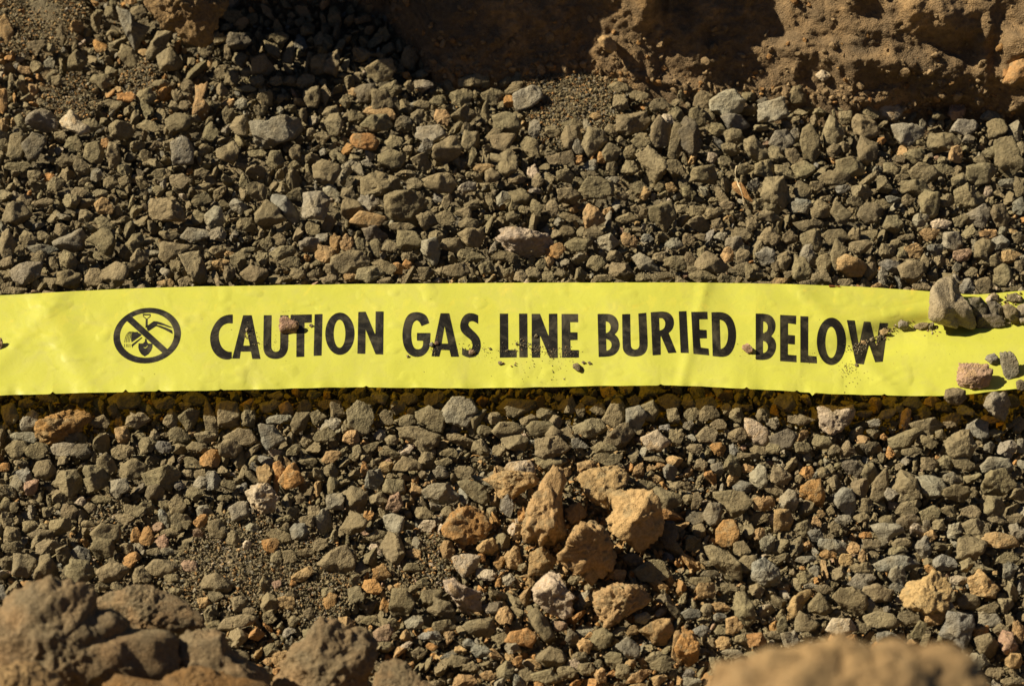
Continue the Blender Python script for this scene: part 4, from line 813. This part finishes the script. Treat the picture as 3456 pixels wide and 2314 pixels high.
mk = N(n, 'ShaderNodeMapRange'); mk.inputs[1].default_value = 0.3; mk.inputs[2].default_value = 1.5; L(ad.outputs[0], mk.inputs[0])
inkc = N(n, 'ShaderNodeMixRGB'); inkc.inputs[1].default_value = (0.010, 0.0085, 0.005, 1); inkc.inputs[2].default_value = (0.05, 0.04, 0.025, 1)
mi = N(n, 'ShaderNodeMapRange'); mi.inputs[1].default_value = 0.52; mi.inputs[2].default_value = 0.75; mi.inputs[4].default_value = 0.8; L(f1.outputs[0], mi.inputs[0]); L(mi.outputs[0], inkc.inputs[0])
yel = N(n, 'ShaderNodeMixRGB'); yel.inputs[1].default_value = (0.62, 0.62, 0.07, 1); yel.inputs[2].default_value = (0.66, 0.65, 0.11, 1); L(f3.outputs[0], yel.inputs[0])
dm = N(n, 'ShaderNodeMapRange'); dm.inputs[1].default_value = 0.62; dm.inputs[2].default_value = 0.80; dm.inputs[4].default_value = 0.55; L(f2.outputs[0], dm.inputs[0])
yd = N(n, 'ShaderNodeMixRGB'); yd.inputs[2].default_value = (0.32, 0.25, 0.08, 1); L(dm.outputs[0], yd.inputs[0]); L(yel.outputs[0], yd.inputs[1])
mx = N(n, 'ShaderNodeMixRGB'); L(mk.outputs[0], mx.inputs[0]); L(yd.outputs[0], mx.inputs[1]); L(inkc.outputs[0], mx.inputs[2])
L(mx.outputs[0], b.inputs['Base Color']); b.inputs['Specular IOR Level'].default_value = 0.5
f5 = N(n, 'ShaderNodeTexNoise', Scale=55.0, Detail=6.0, Roughness=0.7, Distortion=0.8); L(geo.outputs['Position'], f5.inputs['Vector'])
ro = N(n, 'ShaderNodeMapRange'); ro.inputs[1].default_value = 0.3; ro.inputs[2].default_value = 0.7; ro.inputs[3].default_value = 0.30; ro.inputs[4].default_value = 0.55; L(f5.outputs[0], ro.inputs[0]); L(ro.outputs[0], b.inputs['Roughness'])
df = N(n, 'ShaderNodeMixRGB'); df.inputs[2].default_value = (0.40, 0.33, 0.16, 1); dg = N(n, 'ShaderNodeMapRange'); dg.inputs[1].default_value = 0.48; dg.inputs[2].default_value = 0.80; dg.inputs[4].default_value = 0.26; L(f5.outputs[0], dg.inputs[0])
L(dg.outputs[0], df.inputs[0]); L(mx.outputs[0], df.inputs[1]); L(df.outputs[0], b.inputs['Base Color'])
bu = N(n, 'ShaderNodeBump', Strength=0.16, Distance=0.0012); f4 = N(n, 'ShaderNodeTexNoise', Scale=110.0, Detail=5.0, Distortion=1.2); L(geo.outputs['Position'], f4.inputs['Vector']); L(f4.outputs[0], bu.inputs['Height']); L(bu.outputs[0], b.inputs['Normal'])
tr = N(n, 'ShaderNodeBsdfTranslucent'); L(mx.outputs[0], tr.inputs[0])
tp = N(n, 'ShaderNodeBsdfTransparent'); tc = N(n, 'ShaderNodeMixRGB'); tc.inputs[1].default_value = (0.95, 0.62, 0.02, 1); tc.inputs[2].default_value = (0.02, 0.02, 0.01, 1); L(mk.outputs[0], tc.inputs[0]); L(tc.outputs[0], tp.inputs[0])
m1 = N(n, 'ShaderNodeMixShader'); m1.inputs[0].default_value = 0.14; L(b.outputs[0], m1.inputs[1]); L(tr.outputs[0], m1.inputs[2])
m2 = N(n, 'ShaderNodeMixShader'); m2.inputs[0].default_value = 0.18; L(m1.outputs[0], m2.inputs[1]); L(tp.outputs[0], m2.inputs[2])
L(m2.outputs[0], n.nodes['Material Output'].inputs[0])
tape = link('caution_tape', tv, grid(len(tx), nrow), mt)
at_ = tape.data.attributes.new('ink', 'FLOAT', 'POINT'); at_.data.foreach_set('value', sdf.astype(np.float32))
tag(tape, 'yellow plastic tape printed CAUTION GAS LINE BURIED BELOW with a no-digging emblem', 'caution tape')

# ---------------------------------------------------------------- stones and crumbs lying on the tape
rng = np.random.default_rng(23)
for ln in ONTAPE.strip().split('\n'):
    t, c, k, pts, lab = ln.split('|')
    cen, q, p = parse_outline(int(t[0]), int(t[1]), pts); e = p.max(0)-p.min(0)
    big = e.max() > 60
    s_ = dict(c=tuple(cen), poly=q, col=c, k=float(k)*(0.75 if big else 1), lift=0, w=e[0], h=e[1], area=e[0]*e[1]*0.75)
    zt = float(tape_z(np.array([cen[0]]), np.array([cen[1]]))[0])
    o, v, f, tt = build(s_, 5 if e.max() > 80 else 4 if e.max() > 25 else 3, lift_base=zt+min(e)*0.5*PX*(0.5 if c == 'k' else 0.62 if big else 0.6))
    nm = 'stone' if big else 'pebble' if e.max() > 25 else 'crumb'
    ob = link(nm, v, f, M_EARTH if c in 'r' else M_STONE, tt); ob.location = o
    tag(ob, lab, nm if nm != 'crumb' else 'soil crumb', 'stones and crumbs on the tape')
bulkV, bulkF, bulkT, nv = [], [], [], 0
for t, x, y, sp, cnt, rr in (('01',1700,720,45,40,1.6),('01',1850,790,70,60,1.2),('01',1690,740,16,14,3.0),('01',1750,790,16,8,2.5),('01',2070,650,50,40,1.1),('01',2000,640,60,30,1.4),('11',900,830,60,50,1.6),('11',650,800,50,30,1.4),('11',640,845,20,10,2.5),
                             ('11',1240,800,35,60,2.2),('11',1335,830,28,55,2.6),('11',1450,850,40,70,1.8),('11',1560,860,45,60,1.8),('11',1120,835,40,25,2.0),('11',1420,930,170,60,1.4),('11',1000,850,60,30,1.4),('11',1150,925,30,4,3.5),('11',1300,930,60,5,3.2),('11',1480,950,40,5,2.8),
                             ('21',1190,830,38,70,2.4),('21',1130,960,40,60,1.7),('21',1180,1030,70,25,1.7),('21',1450,690,35,30,3.0),('21',1330,755,45,34,3.6),('21',1720,690,40,26,3.6),('21',880,880,60,30,1.2),('21',440,850,60,20,1.3),('21',1260,770,20,14,3.0),
                             ('21',1560,655,40,12,2.2),('21',2210,510,50,16,4.5),('21',2260,500,70,14,5.0),('21',2330,590,60,14,6.0),('01',700,850,600,26,1.1),('11',900,700,700,30,1.2),('21',700,800,500,34,1.2),('21',1700,800,300,30,1.0)):
    sx, sy = S(int(t[0]), int(t[1]), x, y)
    for _ in range(cnt):
        u, v = sx+rng.normal()*sp/2.033*0.8, sy+rng.normal()*sp/2.033*0.55
        if not tape_top(u)+6 < v < tape_bot(u)-6: continue
        r_ = rr*rng.uniform(0.6, 1.5)*0.8
        sprinkle(u, v, r_, 1, float(tape_z(np.array([u]), np.array([v]))[0])+r_*PX*0.6, 0.1)
# crumbs heaped in the crease to the right of the boulder
for _ in range(190):
    u = rng.uniform(3300, 3560); v = np.interp(u, [3300, 3456, 3560], [1108, 1088, 1075])-abs(rng.normal())*34-2
    r_ = 2.5+rng.random()**2*14
    sprinkle(u, v, r_, 2, float(tape_z(np.array([u]), np.array([v]))[0])+r_*PX*0.5, 0.05)
tag(link('dirt_specks', np.concatenate(bulkV), np.concatenate(bulkF), M_STONE, np.concatenate(bulkT)), 'fine specks of brown dirt scattered over the tape and its lettering', 'dirt', kind='stuff')

# ---------------------------------------------------------------- clods of earth
def clod(cr, pts, dist, col, label, depth=0.5, name='earth_clod', rough=0.10, bright=1.0, lump=0.04):
    cen, q, p = parse_outline(cr[0], cr[1], pts); e = p.max(0)-p.min(0)
    v, f = unit_rock(6, rng, facets=18, sharp=6, rough=rough, lumpy=0.12, pit=0.0)
    v = fit(v, q, min(e)*depth)
    u = v/min(e); n1 = fbm(u*9+cen[0], 5, 5, 0.55); rid = 1-2*np.abs(fbm(u*5+cen[1], 9, 3))
    nn = v/np.linalg.norm(v, axis=1)[:, None]
    v = v+nn*(n1*0.075+rid*lump+0.022*fbm(u*34, 77, 3)+0.05*np.clip(0.42-pits(u*13, 4), 0, 1)-0.05*np.clip(0.4-pits(u*9+5, 14), 0, 1))[:, None]*min(e)*0.75
    sc = dist/LENS*SENS/W; o = R(cen[0], cen[1], dist)
    m = np.clip(0.35+1.5*fbm(u*4+7, 3, 3), 0, 1)[:, None]*0.7
    a, b2 = np.array(COL[col]), np.array((0.26, 0.16, 0.075))
    ob = link(name, (v*sc)@BAS, f, M_EARTH, (a*(1-m)+b2*m)*bright); ob.location = o
    return tag(ob, label, 'earth clod')
clod((0, 2), '-500,1250 -200,1000 0,1050 60,930 180,870 300,860 430,850 520,890 640,970 650,1060 800,1080 860,1120 900,1200 1150,1190 1250,1250 1200,1500 900,1700 300,1800 -300,1750', 1.04, 'e', 'large lumpy brown clod filling the bottom left corner, in front of the gravel', 0.38)
clod((0, 2), '620,1010 640,960 760,930 900,880 1030,880 1130,930 1260,980 1350,1050 1420,1110 1400,1165 1250,1195 1080,1230 900,1200 740,1120', 1.10, 'e', 'grey-brown clod with pitted flat top behind the large bottom left clod', 0.5)
clod((0, 2), '880,1560 1000,1480 1150,1320 1300,1200 1440,1170 1530,1210 1560,1320 1640,1400 1800,1450 1880,1600 1700,1800 1200,1850 950,1750', 1.06, 'e', 'smooth round-topped brown clod at the bottom, third from the left corner', 0.45)
clod((0, 2), '-300,1450 0,1440 150,1400 330,1470 430,1560 420,1700 100,1800 -300,1750', 0.98, 't', 'blurred orange-brown lump at the very bottom left corner', 0.5, bright=0.75)
clod((0, 2), '1860,1500 2000,1330 2120,1200 2200,1090 2290,1100 2360,1150 2500,1190 2590,1250 2570,1420 2500,1560 2500,1800 2100,1850 1850,1750', 1.09, 'e', 'peaked grey-brown clod at the bottom, left of centre', 0.45)
clod((1, 2), '240,1480 280,1420 380,1390 460,1430 520,1500 640,1560 640,1750 300,1800 200,1650', 1.08, 'e', 'small dark round clod right of the peaked clod at the bottom edge', 0.5, bright=0.8)
clod((0, 2), '700,1560 800,1480 900,1500 1100,1540 1250,1440 1420,1450 1560,1500 1750,1530 1850,1570 1800,1800 900,1850', 1.02, 'o', 'crumbly orange-brown lump along the bottom edge before the round-topped clod', 0.5, bright=0.5)
clod((2, 2), '180,1650 200,1560 240,1470 350,1385 560,1330 760,1330 920,1305 1000,1265 1110,1265 1250,1300 1400,1295 1600,1262 1800,1280 1930,1330 2000,1440 2060,1600 2050,2000 1900,2500 1100,2800 400,2500 180,2000', 0.68, 't', 'large blurred tan clod at the bottom right edge, nearest to the viewer', 0.45, rough=0.16, bright=0.82, lump=0.06)
clod((0, 0), '1000,-60 1010,40 1050,100 1110,160 1130,200 1190,215 1240,260 1300,300 1380,330 1460,290 1500,150 1560,20 1600,-140 1450,-300 1150,-300', 1.395, 't', 'orange-brown earth clod lit by the sun at the top left edge', 0.5, bright=0.62)
# pebbles set in the bank
def setstone(cr, pts, z_, c, nm, lab, cat, k=0.8):
    cen, q, p = parse_outline(cr[0], cr[1], pts); e = p.max(0)-p.min(0)
    s_ = dict(c=tuple(cen), poly=q, col=c, k=k, lift=0, w=e[0], h=e[1], area=1000)
    o, v, f, tt = build(s_, 4, lift_base=z_); ob = link(nm, v, f, M_STONE, tt); ob.location = o
    tag(ob, lab, cat)
from mathutils.bvhtree import BVHTree
bank = bpy.data.objects['far_bank']; me_ = bank.data
co = np.empty(len(me_.vertices)*3, np.float32); me_.vertices.foreach_get('co', co)
fc = np.empty(len(me_.loops), np.int32); me_.loops.foreach_get('vertex_index', fc)
tree = BVHTree.FromPolygons(co.reshape(-1, 3).tolist(), fc.reshape(-1, 4).tolist())
def bank_z(x, y):
    d = R(x, y, 1.0)-CAM; h = tree.ray_cast(Vector(CAM), Vector(d).normalized())
    return (h[0].z if h[0] is not None else 0.0)
x, y = S(2, 0, 960, 520); setstone((2, 0), '920,505 950,482 990,490 1018,520 990,545 965,560 930,535', bank_z(float(x), float(y))+0.003, 'p', 'pebble', 'smooth cream pebble stuck in the lit far bank', 'pebble')
x, y = S(2, 0, 2270, 480); setstone((2, 0), '2235,500 2260,430 2330,400 2400,420 2400,520 2320,560 2250,590 2200,560', bank_z(float(x), float(y))+0.004, 'o', 'stone', 'blocky orange stone sticking out of the bank at the right edge', 'stone', 1.0)
x, y = S(1, 0, 1820, 300); setstone((1, 0), '1755,280 1790,245 1840,245 1880,290 1890,340 1850,365 1790,340', bank_z(float(x), float(y))+0.005, 't', 'stone', 'rounded tan stone at the foot of the sunlit spur of the bank', 'stone', 1.0)
# dry stem and a red sliver
def tube(name, pts, rad, col, label, cat):
    V_, F_ = [], []; n_ = 8; pts = np.asarray(pts, float)
    for i, p in enumerate(pts):
        t = pts[min(i+1, len(pts)-1)]-pts[max(i-1, 0)]; t /= np.linalg.norm(t); a = np.cross(t, [0.3, 0.2, 1]); a /= np.linalg.norm(a); b_ = np.cross(t, a)
        r_ = rad*(0.6+0.4*math.sin(1+i*1.7))
        for k in range(n_): V_.append(p+r_*(a*math.cos(k*math.pi/4)+b_*math.sin(k*math.pi/4)))
    for i in range(len(pts)-1):
        for k in range(n_): F_.append((i*n_+k, i*n_+(k+1) % n_, (i+1)*n_+(k+1) % n_, (i+1)*n_+k))
    tag(link(name, V_, F_, M_STONE, np.array(col)), label, cat)
sx, sy = S(2, 0, [372, 362, 360, 372, 382, 398, 408, 416, 420], [1140, 1170, 1205, 1240, 1270, 1300, 1335, 1370, 1402])
tube('dry_stem', P(np.array(sx), np.array(sy), np.array([0.011, 0.011, 0.012, 0.012, 0.012, 0.0125, 0.012, 0.011, 0.009])), 0.00055, (0.62, 0.5, 0.3), 'thin straw-coloured dry stem lying on the gravel beyond the tape', 'dry stem')
sx, sy = S(2, 1, [1005, 1030, 1050, 1078], [381, 384, 385, 386])
tube('red_sliver', P(np.array(sx), tape_top(np.array(sx))+1.5, tape_z(np.array(sx), np.array(sy))+0.0006), 0.0006, (0.40, 0.09, 0.03), 'thin reddish-brown sliver at the tape far edge above BELOW', 'sliver')
# unseen slab added above the frame to throw the large shadow at the top
edge = [(0, 1180, 150, 0), (0, 1225, 260, 0), (0, 1450, 235, 0), (0, 1600, 240, 0), (0, 1800, 225, 0), (0, 1990, 270, 0), (0, 2110, 320, 0), (0, 2250, 360, 0), (1, 170, 440, 0), (1, 350, 430, 0), (1, 430, 560, 0.002), (1, 560, 590, 0.004), (1, 780, 560, 0.004),
        (1, 900, 480, 0.006), (1, 1000, 490, 0.006), (1, 1230, 540, 0.004), (1, 1380, 495, 0.004), (1, 1520, 450, 0.006), (1, 1600, 400, 0.010), (1, 1650, 330, 0.018), (1, 1680, 240, 0.028), (1, 1680, 170, 0.034), (1, 1740, 100, 0.042), (1, 1780, -20, 0.055), (1, 1790, -200, 0.075)]
def hang(edge, zs, thick, label, wob=0.006):
    pl = []      # outline of the shadow caster: level slab at height zs whose sun shadow ends along the edge
    for c, x, y, z_ in edge:
        sx, sy = S(c, 0, x, y); z_ = max(0.0, bank_z(float(sx), float(sy))); p_ = P(float(sx), float(sy), z_); pl.append(p_+SUN*(zs-z_)/SUN[2])
    a_, b_ = pl[0], pl[-1]
    pl += [np.array([b_[0]+0.01, 0.62, zs]), np.array([a_[0]-0.01, 0.62, zs])]
    pl = np.array(pl); u = np.array([1.0, 0, 0]); v = np.array([0, 1.0, 0]); NRM = np.array([0, 0, 1.0])
    uv = np.stack([pl@u, pl@v], 1); cen = uv.mean(0)+np.array([0, 0.1]); q = np.array(chaikin([tuple(k) for k in uv-cen], 2, 100))
    if np.sum(q[:, 0]*np.roll(q[:, 1], -1)-q[:, 1]*np.roll(q[:, 0], -1)) < 0: q = q[::-1]
    # rounded slab: rings from the front to the back
    rings = []; K = 26; m = len(q); cz = zs
    d = np.linalg.norm(np.diff(np.vstack([q, q[:1]]), axis=0), axis=1); L_ = np.r_[0, np.cumsum(d)]; tt_ = np.linspace(0, L_[-1], 361)[:-1]
    qq = np.vstack([q, q[:1]]); q = np.stack([np.interp(tt_, L_, qq[:, 0]), np.interp(tt_, L_, qq[:, 1])], 1)
    for k in range(K+1):
        a = math.pi*k/K; s_ = 0.80+0.20*max(math.sin(a), 0.0)**0.6 if 0 < k < K else 0.0; rings.append((q*s_, -math.cos(a)*thick))
    V_ = []
    for qk, w_ in rings:
        for a_, b_ in qk: V_.append(u*(a_+cen[0])+v*(b_+cen[1])+NRM*(cz+w_))
    V_ = np.array(V_); V_ = V_+wob*np.stack([fbm(V_*45+k*9, 81+k, 4) for k in range(3)], 1)
    n_ = len(q); i = np.arange(n_); F_ = np.concatenate([np.stack([i+k*n_, (i+1) % n_+k*n_, (i+1) % n_+(k+1)*n_, i+(k+1)*n_], 1) for k in range(K)])
    tag(link('shadow_slab', V_, F_, M_BANK), label, 'earth clod')
hang(edge, 0.125, 0.022, 'unseen earth slab added just above the view to cast the large top shadow')

# crumbs and grit clinging to the bank
bulkV, bulkF, bulkT, nv = [], [], [], 0
for _ in range(1500):
    x = rng.uniform(1300, W+100); y = foot_px(x)-abs(rng.normal())*rng.choice([25, 90, 200]); 
    if y < -60: continue
    z_ = bank_z(x, y); r_ = 2.5+abs(rng.normal())**1.5*5
    if r_ > 22: continue
    n_ = int(rng.integers(0, 26)); v_, f_ = base(2 if r_ > 8 else 1, n_); v_ = (v_*r_*rng.uniform(0.7, 1.2, 3))@rot(rng).T
    add_bulk(v_*PX+P(float(x), float(y), z_), f_, np.array([0.20, 0.135, 0.068])*rng.uniform(0.8, 1.5) if rng.random() < 0.8 else tintof('o', rng)*0.8)
tag(link('bank_crumbs', np.concatenate(bulkV), np.concatenate(bulkF), M_EARTH, np.concatenate(bulkT), smooth=False), 'loose brown crumbs of earth clinging to the face and foot of the far bank', 'earth crumbs', kind='stuff')
